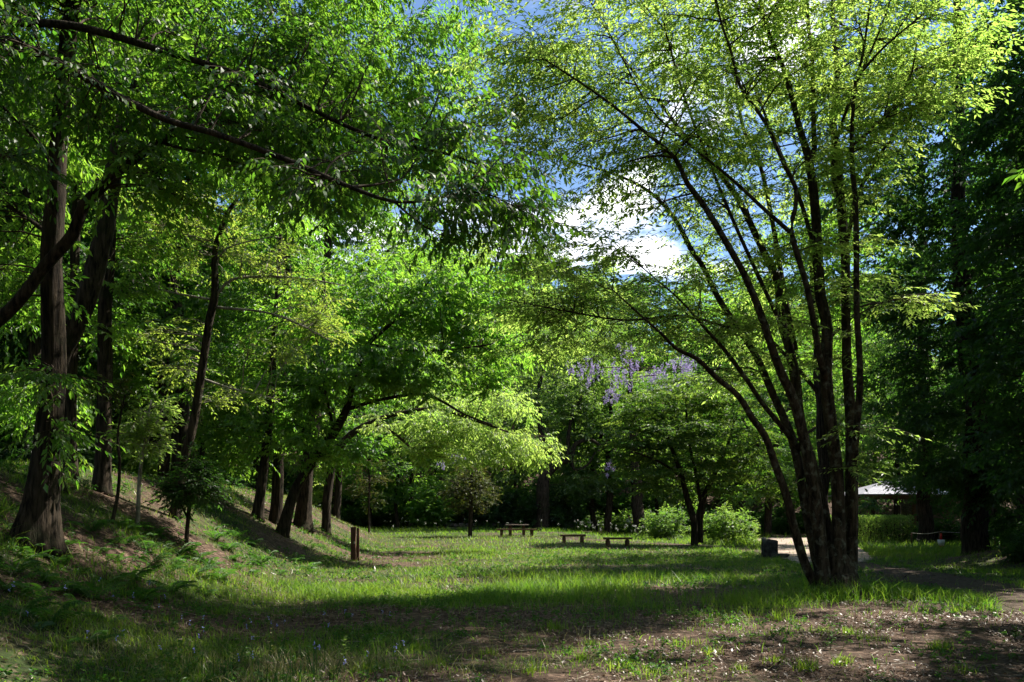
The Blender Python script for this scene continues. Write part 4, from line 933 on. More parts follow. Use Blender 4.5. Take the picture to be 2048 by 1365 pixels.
# ------------------------------------------------------------------ generic trees for the far wood and the trees round the camera
def generic_tree(seed, h, sp, r, n, low=0.3, lean=0.0):
    rng = np.random.default_rng(seed)
    st = smooth_line([(0, 0, -0.5, h * 0.018), (rng.normal(0, .2), rng.normal(0, .2), h * .3, h * .014), (lean * .5 + rng.normal(0, .3), rng.normal(0, .3), h * .65, h * .009), (lean, 0, h * .95, .02)], 0.6)
    bl = []
    k = 9
    for q in range(k):
        f = low + (1 - low) * (q + 0.5) / k
        rr = r * (0.55 + 0.6 * math.sin(math.pi * min(1, (f - low) / (1 - low) * 0.85 + 0.12)))
        a = q * 2.4 + rng.random()
        bl.append(((math.cos(a) * rr * 0.5 + lean * f, math.sin(a) * rr * 0.5, h * f), (rr * 0.62, rr * 0.62, h * 0.085), n // k))
    T = blob_points(bl, rng)
    sp = dict(SPECIES[sp]) if isinstance(sp, str) else sp
    C, R, E = grow(st[len(st) // 4:, :3], st[len(st) // 4:, 3], T, rng)
    s = Soup()
    V, Tt = tubes(st[None, :, :3], st[None, :, 3], 8); s.add(V, Tt, 1, .5, True)
    V, Tt = tubes(C, R, 4); s.add(V, Tt, 1, .5, True)
    (V, Tt, Cc), tw = sprays(T, E, sp, rng); s.add(V, Tt, 0, Cc)
    return s.mesh('tree', [M[sp['mat']], M['bark']])

far_meshes = [generic_tree(201 + k, 13 + 1.5 * (k % 3), dict(SPECIES['far'], mat=['leaf_far', 'leaf_fresh', 'leaf_far', 'leaf_lime', 'leaf_dark'][k]), 3.4, 150, 0.22) for k in range(5)]
dapple_mesh = generic_tree(231, 14, dict(SPECIES['dark'], L=0.2, W=0.055, twigs=False, mat='leaf_near'), 4.4, 130, 0.42)
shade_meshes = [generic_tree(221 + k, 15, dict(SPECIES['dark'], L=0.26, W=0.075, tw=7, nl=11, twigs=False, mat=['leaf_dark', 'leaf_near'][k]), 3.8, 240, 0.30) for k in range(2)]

def scatter(parent, meshes, spots, rng, name='tree', smin=0.85, smax=1.2):
    for (x, y, s0) in spots:
        o = bpy.data.objects.new(name, meshes[rng.integers(len(meshes))]); col.objects.link(o); o.parent = parent
        s = s0 * rng.uniform(smin, smax)
        o.location = (x, y, float(gz(x, y)) - 0.1); o.rotation_euler = (0, 0, rng.random() * 6.28); o.scale = (s, s, s * rng.uniform(0.9, 1.1))

rng = np.random.default_rng(31)
wood = thing('hillside_wood', 'mass of mixed green trees covering the hillside behind the clearing', 'wood', kind='stuff')
spots = []
for row, Y in enumerate((70, 77, 85, 94, 104, 116, 130)):
    w = Y * 0.78
    for x in np.arange(-w, w, 5.6 + row * 0.35):
        spots.append((x + rng.normal(0, 1.2), Y + rng.normal(0, 1.8), (1.08 if 2 < x < 40 else 0.95) + 0.05 * row))
for Y in (30, 37, 45, 54, 62):                                  # the slope above the left bank
    for x in np.arange(-Y * 0.75 - 6, -15 - (Y - 30) * 0.12, 5.5):
        spots.append((x + rng.normal(0, 1.2), Y + rng.normal(0, 1.5), 0.85))
for Y in (63,):
    for x in (-13, -9, -4.5, 0.5, 5.0):
        spots.append((x + rng.normal(0, .8), Y + 3.5 + rng.normal(0, 0.6), 0.72))
scatter(wood, far_meshes, spots, rng)

swood = thing('slope_wood', 'dark trees added to crowd and shade the slope above the left bank', 'wood', kind='stuff')
scatter(swood, shade_meshes, [(-14.5, 24, 1.0), (-18, 20, 1.05), (-13, 31, 1.0), (-17.5, 29, 1.1), (-15.5, 37, 1.05), (-20, 35, 1.1), (-14, 44, 1.0), (-19, 43, 1.1), (-23, 27, 1.1), (-16.5, 51, 1.0), (-22, 52, 1.1), (-15, 58, 1.0), (-12.5, 39.5, .9), (-25, 41, 1.1), (-11.5, 52, .85)], rng)  # extra trees, added to keep the foliage of the slope in shadow
dwood = thing('dark_wood', 'dark mass of evergreen trees closing off the right side, with unseen shade trees added round the camera', 'wood', kind='stuff')
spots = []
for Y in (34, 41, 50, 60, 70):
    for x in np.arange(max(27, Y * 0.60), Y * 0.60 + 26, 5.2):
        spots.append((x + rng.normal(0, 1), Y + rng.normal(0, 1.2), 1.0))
for x, y in ((19, 24), (21, 17), (24, 29), (17.5, 12), (23, 9), (18, 3), (12.5, 1.0), (28, 20), (22, 34), (27, 40), (8.5, -3.5), (4, -7), (-4, -6), (-10, -4), (-14, 1), (0, -12), (12, -9), (-8, -12), (7, -14), (-16, -9), (18, -6), (-13, 5.5), (-5, -16), (3, -18), (10, -20), (-12, -18), (-20, -2), (-22, -12), (18, -14), (24, -2), (22, -22), (-18, 6), (-22, 12), (0, -24), (-9, -25)):  # those behind the camera are unseen, added to block sky light
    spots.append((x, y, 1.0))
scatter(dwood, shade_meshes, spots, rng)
scatter(dwood, [dapple_mesh], [(12.2, 9.6, 1.0), (12.0, 5.5, 1.0), (10.7, 7.4, 0.95), (8.3, 1.5, 0.9), (14.8, 13.2, 1.0), (9.3, 3.2, 0.95)], rng)  # unseen sparse trees beside the camera, added to dapple the foreground

# ------------------------------------------------------------------ bushes
def bush_mesh(seed, r, h, n, sp, mat):
    rng = np.random.default_rng(seed)
    T = blob_points([((0, 0, h * 0.5), (r, r, h * 0.5), n)], rng)
    T = T[T[:, 2] > 0.05]
    T[:, :2] += rng.normal(0, 0.16 * r, (len(T), 2)); T[:, 2] *= 1 + rng.normal(0, 0.14, len(T))
    d = norm(T - np.array([0, 0, h * 0.2]))
    sp = dict(SPECIES[sp], mat=mat) if isinstance(sp, str) else sp
    s = Soup()
    base = np.stack([rng.normal(0, 0.12 * r, len(T)), rng.normal(0, 0.12 * r, len(T)), np.zeros(len(T))], 1)
    k = rng.random(len(T)) < 0.45
    C = np.stack([base[k] * (1 - t) + T[k] * t + np.array([0, 0, 0.25 * h * t * (1 - t)]) for t in (0, .33, .66, 1)], 1)
    V, Tt = tubes(C, np.full(C.shape[:2], 0.010) * np.array([1.3, 1.1, .8, .5]), 4); s.add(V, Tt, 1, .5)
    (V, Tt, Cc), tw = sprays(T, d, sp, rng); s.add(V, Tt, 0, Cc)
    return s.mesh('bush', [M[mat], M['twig']])

def bush(name, label, px, py, r, h, n, mat, seed, Y=None, L=None, group=None):
    x, y, z = ray_ground(px, py) if Y is None else ((px - CX) / F * Y, Y, float(gz((px - CX) / F * Y, Y)))
    sp = dict(SPECIES['bush'], mat=mat)
    if L: sp.update(L=L, W=L * 0.3, tl=max(0.4, L * 3))
    me = bush_mesh(seed, r, h, n, sp, mat)
    o = new_obj(name, me); o.location = (x, y, z - 0.03)
    return tag(o, label, 'bush', group)
bush('bush', 'bright yellow-green bush right of the thick dark trunk at the lawn edge', 1332, 1062, 1.6, 2.1, 95, 'leaf_far', 301, Y=55, L=0.17)
bush('bush', 'bright green feathery bush just right of the maple trunks', 1462, 1086, 1.5, 2.1, 95, 'leaf_far', 302, Y=46.5, L=0.16)
bush('bush', 'big dark rounded bush sloping down to the lawn behind the picnic table', 1090, 1048, 3.4, 3.6, 330, 'leaf_dark', 304, Y=66, L=0.2)
bush('bush', 'fresh green arching bush behind the small round-crowned tree', 862, 1046, 1.7, 3.6, 190, 'leaf_fresh', 305, Y=64, L=0.2)
bush('bush', 'dull green tangled bush between the picnic table and the round-crowned tree', 985, 1044, 2.2, 3.0, 200, 'leaf_dark', 306, Y=66, L=0.19)
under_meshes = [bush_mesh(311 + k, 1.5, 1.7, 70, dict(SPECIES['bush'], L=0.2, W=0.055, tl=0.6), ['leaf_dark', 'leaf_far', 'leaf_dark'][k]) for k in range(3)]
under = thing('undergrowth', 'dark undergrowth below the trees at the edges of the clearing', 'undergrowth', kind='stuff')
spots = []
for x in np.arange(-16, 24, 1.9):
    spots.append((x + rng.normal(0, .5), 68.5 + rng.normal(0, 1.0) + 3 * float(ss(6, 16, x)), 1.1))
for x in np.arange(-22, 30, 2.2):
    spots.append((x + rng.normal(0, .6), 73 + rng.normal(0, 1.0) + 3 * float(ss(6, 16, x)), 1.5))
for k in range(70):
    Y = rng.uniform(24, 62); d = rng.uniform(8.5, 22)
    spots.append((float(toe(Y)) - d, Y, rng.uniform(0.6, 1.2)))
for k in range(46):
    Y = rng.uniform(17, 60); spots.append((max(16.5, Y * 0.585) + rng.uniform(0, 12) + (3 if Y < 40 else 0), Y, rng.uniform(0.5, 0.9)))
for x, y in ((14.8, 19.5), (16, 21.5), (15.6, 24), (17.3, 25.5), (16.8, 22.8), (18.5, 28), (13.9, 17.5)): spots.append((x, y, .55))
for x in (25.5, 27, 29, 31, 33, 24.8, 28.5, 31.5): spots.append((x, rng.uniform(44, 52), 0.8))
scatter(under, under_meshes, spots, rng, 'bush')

# ------------------------------------------------------------------ wisteria
def wisteria(label, blobs, Y0, seed, n_len=0.45):
    rng = np.random.default_rng(seed)
    T = blob_points(px_blobs(blobs, Y0), rng)
    o0 = T.mean(0); o0[2] = T[:, 2].min() - 0.5
    root = thing('wisteria', label, 'wisteria', tuple(o0))
    n = len(T); m = 22
    ln = n_len * rng.uniform(0.6, 1.3, n)
    t = rng.random((n, m))
    r = 0.085 * (1 - t) + 0.015
    a = rng.random((n, m)) * 6.28
    B = T[:, None] + np.stack([np.cos(a) * r, np.sin(a) * r, -t * ln[:, None]], -1)
    B = B.reshape(-1, 3) - o0; k = len(B)
    D = norm(rng.normal(0, 1, (k, 3)) + np.array([0, 0, -0.4])); S = norm(np.cross(D, rng.normal(0, 1, (k, 3)))); N = np.cross(S, D)
    V, Tt, C = leaves(B, D, S, N, np.full(k, 0.095), np.full(k, 0.036), 2, rng.random(k))
    s = Soup(); s.add(V, Tt, 0, C)
    new_obj('blossoms', s.mesh('blossoms', [M['wisteria']]), root)
    # climbing vine that carries them
    q = T[np.argsort(T[:, 2])][::max(1, n // 14)]
    ln_ = smooth_line(np.concatenate([q + np.array([0, 0, 0.05]), np.full((len(q), 1), 0.02)], 1), 0.4)
    V, Tt = tubes(ln_[None, :, :3] - o0, ln_[None, :, 3], 5)
    new_obj('vine', mesh_tris('vine', V, Tt, [M['twig']], smooth=True), root)
    return root
wisteria('bright lilac wisteria sweep above the flat-topped maple', [(1250, 738, 40, 36, 0, 2.5, 50), (1340, 748, 54, 28, 0, 2.5, 80), (1250, 695, 20, 18, 0, 1.2, 18), (1370, 722, 22, 20, 0, 1.5, 22), (1180, 738, 26, 30, 0, 1.5, 34), (1225, 785, 20, 18, 0, 1.2, 16), (1140, 730, 14, 20, 0, 1, 6)], 53.5, 401)
wisteria('small lilac wisteria patch above the round-crowned tree', [(915, 912, 22, 12, 0, .8, 15), (885, 925, 10, 10, 0, .5, 4)], 50.0, 402, 0.4)
wisteria('dim purple wisteria high among the left bank trunks', [(240, 370, 60, 36, 0, 2, 60), (300, 340, 30, 20, 0, 1.5, 20)], 58.0, 403)
wisteria('thin wisteria trails hanging between the trunks behind the white flowers', [(1215, 930, 14, 24, 0, 1, 9)], 61.0, 404, 0.4)

# ------------------------------------------------------------------ hedge
def hedge():
    rng = np.random.default_rng(41)
    x0, x1, y0, y1, h = 18.9, 24.1, 47.6, 48.9, 1.62
    root = thing('hedge', 'clipped box-shaped hedge with a sunlit top beside the paved clearing', 'hedge', ((x0 + x1) / 2, y0, 0))
    o = np.array(((x0 + x1) / 2, y0, 0.0))
    n = 26000
    p = np.stack([rng.uniform(x0, x1, n), rng.uniform(y0, y1, n), rng.uniform(0.1, h, n)], 1)
    e = np.minimum.reduce([p[:, 0] - x0, x1 - p[:, 0], p[:, 1] - y0, y1 - p[:, 1], h - p[:, 2]])
    p = p[rng.random(n) < np.exp(-e / 0.22)]
    p += rng.normal(0, 0.03, p.shape); n = len(p)
    D = norm(rng.normal(0, 1, (n, 3)) + np.array([0, -0.2, 0.5])); S = norm(np.cross(D, rng.normal(0, 1, (n, 3)))); N = np.cross(S, D)
    V, T, C = leaves(p - o, D, S, N, 0.10 * rng.uniform(.7, 1.2, n), 0.028 * rng.uniform(.7, 1.2, n), 2, rng.random(n))
    s = Soup(); s.add(V, T, 0, C)
    new_obj('foliage', s.mesh('foliage', [M['leaf_far']]), root)
    n = 160
    b = np.stack([rng.uniform(x0 + .1, x1 - .1, n), rng.uniform(y0 + .15, y1 - .15, n), np.zeros(n)], 1)
    t = b + np.stack([rng.normal(0, .2, n), rng.normal(0, .12, n), rng.uniform(.8, 1.5, n)], 1)
    V, T = tubes(np.stack([b, b * .5 + t * .5 + rng.normal(0, .05, b.shape), t], 1) - o, np.full((n, 3), 0.014), 5)
    new_obj('branches', mesh_tris('branches', V, T, [M['twig']], smooth=True), root)
hedge()

# ------------------------------------------------------------------ benches and the picnic table
def log_tube(p0, p1, r0, r1, sides, rng, mat, name, parent, rough=0.05):
    t = np.linspace(0, 1, 5)[:, None]
    C = np.asarray(p0) * (1 - t) + np.asarray(p1) * t
    R = np.linspace(r0, r1, 5)
    V, T = tubes(C[None], R[None], sides, cap=True, rough=rough, rng=rng)
    return new_obj(name, mesh_tris(name, V, T, [mat], smooth=False), parent)

def bench(label, px, py, ln, rz, seed, seat_h=0.44, depth=0.36, mat='wood', group=None, name='bench'):
    rng = np.random.default_rng(seed)
    x, y, z = ray_ground(px, py)
    root = thing(name, label, 'bench', (x, y, z), rz, group)
    for k in range(2):
        bm = bmesh.new(); bm_box(bm, (0, (k - 0.5) * depth * 0.51, seat_h - 0.05), (ln, depth * 0.485, 0.10))
        for v in bm.verts: v.co += Vector(rng.normal(0, 0.006, 3))
        bm_obj('seat_plank', bm, M[mat], root, 0.012)
    for sx in (-1, 1):
        bm = bmesh.new(); bm_box(bm, (sx * ln * 0.36, 0, seat_h - 0.126), (0.09, depth * 0.9, 0.05)); bm_obj('bearer', bm, M[mat], root, 0.006)
        for sy in (-1, 1):
            log_tube((sx * ln * 0.36, sy * depth * 0.33, -0.12), (sx * ln * 0.36, sy * depth * 0.33, seat_h - 0.150), 0.090, 0.084, 10, rng, M[mat], 'leg', root)
    return root
bench('low brown wooden bench on the lawn, the left one of the two', 1146, 1086, 1.36, 0.10, 51)
bench('low brown wooden bench on the lawn, the shaded right one of the two', 1235, 1093, 1.40, 0.16, 52)

def picnic():
    rng = np.random.default_rng(53)
    Y = 50.0; x = (1034 - CX) / F * Y; z = float(gz(x, Y))
    root = thing('picnic_table', 'wooden picnic table at the far end of the lawn', 'table', (x, Y, z), 0.06)
    for k in range(4):
        bm = bmesh.new(); bm_box(bm, (0, (k - 1.5) * 0.19, 0.755), (1.45, 0.178, 0.06))
        for v in bm.verts: v.co += Vector(rng.normal(0, 0.005, 3))
        bm_obj('top_plank', bm, M['wood_grey'], root, 0.01)
    for sx in (-1, 1):
        bm = bmesh.new(); bm_box(bm, (sx * 0.42, 0, 0.29), (0.16, 0.42, 0.82)); bm_obj('support', bm, M['wood'], root, 0.015)
        bm = bmesh.new(); bm_box(bm, (sx * 0.42, 0, 0.705), (0.10, 0.66, 0.034)); bm_obj('bearer', bm, M['wood'], root, 0.005)
    for sy, lab in ((-1, 'long wooden seat in front of the picnic table'), (1, 'long wooden seat behind the picnic table')):
        yy = Y + sy * 0.85; zz = float(gz(x, yy))
        b = thing('bench', lab, 'bench', (x - 0.02, yy, zz), 0.06)
        for k in range(2):
            bm = bmesh.new(); bm_box(bm, (0, (k - 0.5) * 0.17, 0.435), (2.5, 0.16, 0.075)); bm_obj('seat_plank', bm, M['wood'], b, 0.012)
        for sx in (-1, 1):
            log_tube((sx * 0.95, 0, -0.1), (sx * 0.95, 0, 0.397), 0.09, 0.085, 10, rng, M['wood'], 'leg', b)
picnic()

# ------------------------------------------------------------------ marker posts at the foot of the bank
def posts():
    rng = np.random.default_rng(54)
    x, y, z = ray_ground(709, 1122)
    s = y / F
    h = 66 * s
    root = thing('marker_post', 'square dark brown wooden post standing at the foot of the bank', 'post', (x, y, z))
    bm = bmesh.new(); bm_box(bm, (-2 * s, 0, h / 2 - 0.08), (9.5 * s, 9.5 * s, h + 0.16)); bm_obj('shaft', bm, M['post'], root, 0.012)
    bm = bmesh.new(); bm_box(bm, (-2 * s, 0, h + 0.014), (10.2 * s, 10.2 * s, 0.028)); bm_obj('cap', bm, M['post'], root, 0.008)
    bm = bmesh.new(); bm_box(bm, (0.8 * s, -4.75 * s - 0.006, h * 0.55), (3.2 * s, 0.010, 4.2 * s)); bm_obj('plate', bm, M['lichen'], root, 0.003)
    yy = y + 0.28; xx = (716 - CX) / F * yy; zz = float(gz(xx, yy)); h2 = h * 0.98 - (zz - z)
    r2 = thing('marker_post', 'slimmer lichen-streaked post tight behind the brown marker post', 'post', (xx, yy, zz))
    bm = bmesh.new(); bm_box(bm, (0, 0, h2 / 2 - 0.08), (5.6 * s, 5.6 * s, h2 + 0.16))
    for v in bm.verts: v.co += Vector((rng.normal(0, .006), rng.normal(0, .006), rng.normal(0, .01)))
    bm_obj('shaft', bm, M['post'], r2, 0.01)
    bm = bmesh.new(); bm_box(bm, (-1.9 * s, -2.8 * s - 0.007, h2 * 0.78), (1.3 * s, 0.012, 15 * s)); bm_obj('lichen_patch', bm, M['lichen'], r2, 0.004)
posts()

# ------------------------------------------------------------------ dark stones by the paved clearing
def stone(label, px, py, w, h, d, seed, lean=0.0, name='standing_stone', foot=False):
    rng = np.random.default_rng(seed)
    x, y, z = ray_ground(px, py)
    root = thing(name, label, 'stone', (x, y, z), rng.uniform(-.15, .15))
    bm = bmesh.new(); bm_box(bm, (0, 0, h / 2 - 0.06), (w, d, h + 0.12))
    bmesh.ops.subdivide_edges(bm, edges=bm.edges[:], cuts=4, use_grid_fill=True)
    for v in bm.verts:
        v.co += Vector(rng.normal(0, 0.012, 3))
        if v.co.z > h * 0.7: v.co.z -= (v.co.x / w + 0.5) * lean * h
        t = max(0, v.co.z / h); v.co.x *= 1 - 0.06 * t; v.co.y *= 1 - 0.1 * t
    bm_obj('block', bm, M['stone'], root, 0, True)
    if foot:
        bm = bmesh.new(); bm_box(bm, (w * 0.75, 0.05, 0.05), (w * 1.2, d * 0.8, 0.2))
        bmesh.ops.subdivide_edges(bm, edges=bm.edges[:], cuts=3, use_grid_fill=True)
        for v in bm.verts: v.co += Vector(rng.normal(0, 0.012, 3))
        bm_obj('footing', bm, M['stone'], root, 0, True)
stone('dark upright stone block with a slanting top at the edge of the paving', 1539, 1116, 0.52, 0.74, 0.4, 61, 0.13, foot=True)
stone('dark upright stone block half hidden between the stems of the clump', 1663, 1122, 0.36, 0.6, 0.36, 62, 0.06)

# ------------------------------------------------------------------ pavilion
def pavilion():
    cx, cy = (1785 - CX) / F * 60, 60.0
    root = thing('pavilion', 'open garden pavilion with a pale low-pitched hipped roof behind the hedge', 'pavilion', (cx, cy, 0))
    hw, hd, ze, za, n = 3.75, 3.2, 3.18, 4.15, 12
    ridge = 0.9
    def corner(t, sx, sy): return Vector((sx * (hw * (1 - t) + ridge * t), sy * hd * (1 - t), ze + (za - ze) * t))
    for face in (((-1, -1), (1, -1)), ((1, -1), (1, 1)), ((1, 1), (-1, 1)), ((-1, 1), (-1, -1))):
        for k in range(n):
            t0, t1 = k / n, min(1.0, (k + 1.12) / n)
            a, b = corner(t0, *face[0]), corner(t0, *face[1]); c, d = corner(t1, *face[1]), corner(t1, *face[0])
            up = Vector((0, 0, 0.030)); lo = Vector((0, 0, -0.012))
            bm = bmesh.new()
            vs = [bm.verts.new(p) for p in (a + up, b + up, c + lo * .2 + Vector((0, 0, .006)), d + lo * .2 + Vector((0, 0, .006)), a + lo, b + lo)]
            bm.faces.new((vs[0], vs[1], vs[2], vs[3])); bm.faces.new((vs[4], vs[5], vs[1], vs[0]))
            bm_obj('roof_course', bm, M['roof'], root)
    bm = bmesh.new(); bm_box(bm, (0, 0, za + 0.03), (2 * ridge + 0.3, 0.22, 0.12)); bm_obj('ridge_cap', bm, M['roof'], root, 0.03)
    for sy in (-1, 1):
        bm = bmesh.new(); bm_box(bm, (0, sy * (hd - 0.75), ze - 0.14), (2 * hw - 1.2, 0.16, 0.2)); bm_obj('beam', bm, M['wood'], root, 0.01)
        for sx in (-1, 1):
            bm = bmesh.new(); bm_box(bm, (sx * (hw - 0.9), sy * (hd - 0.75), (ze - 0.24) / 2 - 0.05), (0.2, 0.2, ze - 0.14)); bm_obj('post', bm, M['wood'], root, 0.012)
    for sx in (-1, 1):
        bm = bmesh.new(); bm_box(bm, (sx * (hw - 0.9), 0, ze - 0.34), (0.15, 2 * hd - 1.72, 0.18)); bm_obj('beam', bm, M['wood'], root, 0.01)
pavilion()

# ------------------------------------------------------------------ cone and rope
def cone():
    x, y, z = ray_ground(1882, 1096)
    root = thing('traffic_cone', 'red cone with a wide white sleeve standing on the dark grass', 'cone', (x, y, z))
    def lathe(name, prof, mat):
        bm = bmesh.new(); k = 24; rings = []
        for r, h in prof: rings.append([bm.verts.new((r * math.cos(6.2832 * i / k), r * math.sin(6.2832 * i / k), h)) for i in range(k)])
        for a, b in zip(rings[:-1], rings[1:]):
            for i in range(k): bm.faces.new((a[i], a[(i + 1) % k], b[(i + 1) % k], b[i]))
        bm.faces.new(rings[-1]); bm.faces.new(rings[0][::-1])
        return bm_obj(name, bm, mat, root, 0, True)
    lathe('base', [(0.20, 0.0), (0.20, 0.05), (0.17, 0.08), (0.14, 0.12)], M['red'])
    lathe('sleeve', [(0.125, 0.121), (0.135, 0.125), (0.165, 0.40), (0.15, 0.405)], M['white'])
    lathe('tip', [(0.062, 0.406), (0.055, 0.55), (0.042, 0.70), (0.02, 0.715)], M['red'])
    rng = np.random.default_rng(63)
    p0 = P(1823, 1066, y + 3.0); p1 = np.array((x + 0.05, y + 0.25, 0.80)); p2 = P(1990, 1060, y - 2)
    r = thing('rope_barrier', 'pale thin rope strung from the hedge past the red cone', 'rope', tuple((p0[0], p0[1], 0)))
    o = np.array((p0[0], p0[1], 0.0))
    for a, b in ((p0, p1), (p1, p2)):
        t = np.linspace(0, 1, 20)[:, None]
        C = a * (1 - t) + b * t; C[:, 2] -= (4 * t * (1 - t) * 0.08)[:, 0]
        V, T = tubes((C - o)[None], np.full((1, 20), 0.013), 6); new_obj('rope', mesh_tris('rope', V, T, [M['rope']], smooth=True), r)
    for q in (p0, p1, p2):
        g = float(gz(q[0], q[1]))
        V, T = tubes(np.array([[(q[0], q[1], g - .1), (q[0], q[1], (g + q[2]) / 2), (q[0], q[1], q[2] + 0.03)]]) - o, np.full((1, 3), 0.03), 8, cap=True)
        new_obj('stake', mesh_tris('stake', V, T, [M['wood']], smooth=True), r)
cone()

# ------------------------------------------------------------------ low stone edging wall at the back of the lawn
def edging_wall():
    rng = np.random.default_rng(64)
    root = thing('stone_wall', 'low dark dry-stone edging wall along the back of the lawn', 'wall', ((960 - CX) / F * 65, 65, 0.5))
    proto = []
    for k in range(6):
        bm = bmesh.new(); bmesh.ops.create_icosphere(bm, subdivisions=1, radius=0.5)
        for v in bm.verts: v.co = Vector((math.copysign(abs(v.co.x * 2) ** .6 / 2, v.co.x), math.copysign(abs(v.co.y * 2) ** .6 / 2, v.co.y), math.copysign(abs(v.co.z * 2) ** .6 / 2, v.co.z))) + Vector(rng.normal(0, .03, 3))
        me = bpy.data.meshes.new('stone'); bm.to_mesh(me); bm.free(); me.materials.append(M['wall_stone']); proto.append(me)
    for course in range(2):
        x = -8.6 + course * 0.22
        while x < 4.6:
            w = rng.uniform(0.4, 0.7); h = rng.uniform(0.30, 0.38)
            o = bpy.data.objects.new('stone', proto[rng.integers(6)]); col.objects.link(o); o.parent = root
            X = x + w / 2; Yw = 65 + 0.1 * math.sin(X) + rng.normal(0, 0.03)
            o.location = (X - root.location.x, Yw - 65, float(gz(X, Yw)) + 0.12 + course * 0.31 - 0.5)
            o.scale = (w, 0.45, h); o.rotation_euler = (rng.normal(0, .05), rng.normal(0, .05), rng.normal(0, .08))
            x += w * 0.98
edging_wall()

# ------------------------------------------------------------------ person far off behind the tall grass
def person():
    Y = 69.0; x = (1258 - CX) / F * Y; z = float(gz(x, Y))
    z = min(z, 0.35)
    root = thing('person', 'distant person in a pale lilac top behind the white flowers', 'person', (x, Y, float(gz(x, Y))))
    def skinned(name, pts, edges, radii, mat, parent, sub=2):
        me = bpy.data.meshes.new(name); me.from_pydata(pts, edges, []); me.materials.append(mat)
        o = new_obj(name, me, parent)
        m = o.modifiers.new('skin', 'SKIN'); m.use_smooth_shade = True
        for v, r in zip(me.skin_vertices[0].data, radii): v.radius = (r, r * 0.8)
        me.skin_vertices[0].data[0].use_root = True
        s = o.modifiers.new('smooth', 'SUBSURF'); s.levels = sub; s.render_levels = sub
        return o
    body = [(0, 0, .92), (0, 0, 1.1), (0, 0, 1.33), (0, 0, 1.44), (0, -.02, 1.5), (0, -.01, 1.57), (0, -.01, 1.66),
            (.17, 0, 1.36), (.21, .02, 1.1), (.20, -.08, .88), (.20, -.12, .80), (-.17, 0, 1.36), (-.22, .02, 1.1), (-.20, -.08, .88), (-.20, -.12, .80),
            (.09, 0, .88), (.10, -.02, .48), (.10, .02, .08), (.10, -.12, .035), (-.09, 0, .88), (-.10, .03, .48), (-.10, .06, .08), (-.10, -.08, .035)]
    ed = [(0, 1), (1, 2), (2, 3), (3, 4), (4, 5), (5, 6), (2, 7), (7, 8), (8, 9), (9, 10), (2, 11), (11, 12), (12, 13), (13, 14), (0, 15), (15, 16), (16, 17), (17, 18), (0, 19), (19, 20), (20, 21), (21, 22)]
    ra = [.14, .13, .15, .07, .055, .09, .075, .06, .048, .036, .034, .06, .048, .036, .034, .09, .06, .042, .04, .09, .06, .042, .04]
    skinned('body', body, ed, ra, M['skin'], root)
    skinned('shirt', [(0, 0, .93), (0, 0, 1.1), (0, 0, 1.34), (0, 0, 1.42), (.17, 0, 1.36), (.22, .02, 1.12), (-.17, 0, 1.36), (-.23, .02, 1.12)], [(0, 1), (1, 2), (2, 3), (2, 4), (4, 5), (2, 6), (6, 7)], [.17, .155, .175, .085, .08, .07, .08, .07], M['shirt'], root)
    skinned('trousers', [(0, 0, .95), (.09, 0, .86), (.10, -.02, .48), (.10, .02, .1), (-.09, 0, .86), (-.10, .03, .48), (-.10, .06, .1)], [(0, 1), (1, 2), (2, 3), (0, 4), (4, 5), (5, 6)], [.16, .11, .08, .065, .11, .08, .065], M['trousers'], root)
    skinned('hair', [(0, .03, 1.58), (0, .02, 1.68), (0, -.03, 1.72)], [(0, 1), (1, 2)], [.09, .1, .07], M['hair'], root)
person()

# ------------------------------------------------------------------ ferns on the bank, weeds in front
def fern_mesh(seed, n_fr=9, r=0.42):
    rng = np.random.default_rng(seed); out = []
    for k in range(n_fr):
        a = k / n_fr * 6.28 + rng.normal(0, .25); ln = r * rng.uniform(.75, 1.2); m = 15
        t = np.linspace(0.08, 1, m)
        rach = np.stack([np.cos(a) * ln * t, np.sin(a) * ln * t, ln * (1.05 * t - 0.8 * t ** 2.0)], 1)
        s = Soup()
        V, T = tubes(np.vstack([[0, 0, 0], rach])[None], np.linspace(.004, .0015, m + 1)[None], 3); s.add(V, T, 0, .2)
        sd = np.array([-np.sin(a), np.cos(a), 0.0]); fw = np.array([np.cos(a), np.sin(a), 0.0])
        w = ln * 0.30 * np.sin(np.pi * np.clip(t * 0.9 + 0.12, 0, 1)) ** 0.8
        for sg in (-1, 1):
            D = norm(sd * sg + fw * 0.45 + np.array([0, 0, -0.12]) + rng.normal(0, .06, (m, 3))); S = norm(np.cross(D, np.array([0, 0, 1.0]) + rng.normal(0, .1, (m, 3)))); N = np.cross(S, D)
            V, T, C = leaves(rach, D, S, N, w, np.full(m, ln * 0.036), 2, np.clip(rng.normal(.5, .15, m), 0, 1), .2); s.add(V, T, 0, C)
        out.append(s.mesh('frond', [M['fern']]))
    return out
fern_sets = [fern_mesh(501 + k, 8 + k, 0.42 + 0.05 * k) for k in range(3)]
fern_px = [(60, 1120), (30, 1150), (90, 1165), (140, 1190), (120, 1130), (200, 1105), (250, 1090), (290, 1100), (235, 1125), (300, 1130), (330, 1095), (360, 1110), (395, 1120), (330, 1150), (270, 1165), (215, 1170), (160, 1150), (185, 1200), (150, 1220),
           (390, 1150), (420, 1135), (440, 1160), (345, 1185), (180, 1065), (40, 1230), (100, 1250), (215, 1245), (185, 1290), (460, 1120), (500, 1150), (290, 1200), (70, 1200), (410, 1190), (350, 1130), (255, 1060),
           (430, 1080), (470, 1075), (455, 1100), (505, 1090), (540, 1110), (590, 1125), (520, 1130), (620, 1140), (480, 1140), (560, 1150), (660, 1120), (640, 1095), (20, 1060), (300, 1075), (120, 1095), (430, 1060), (15, 1180), (75, 1100)]
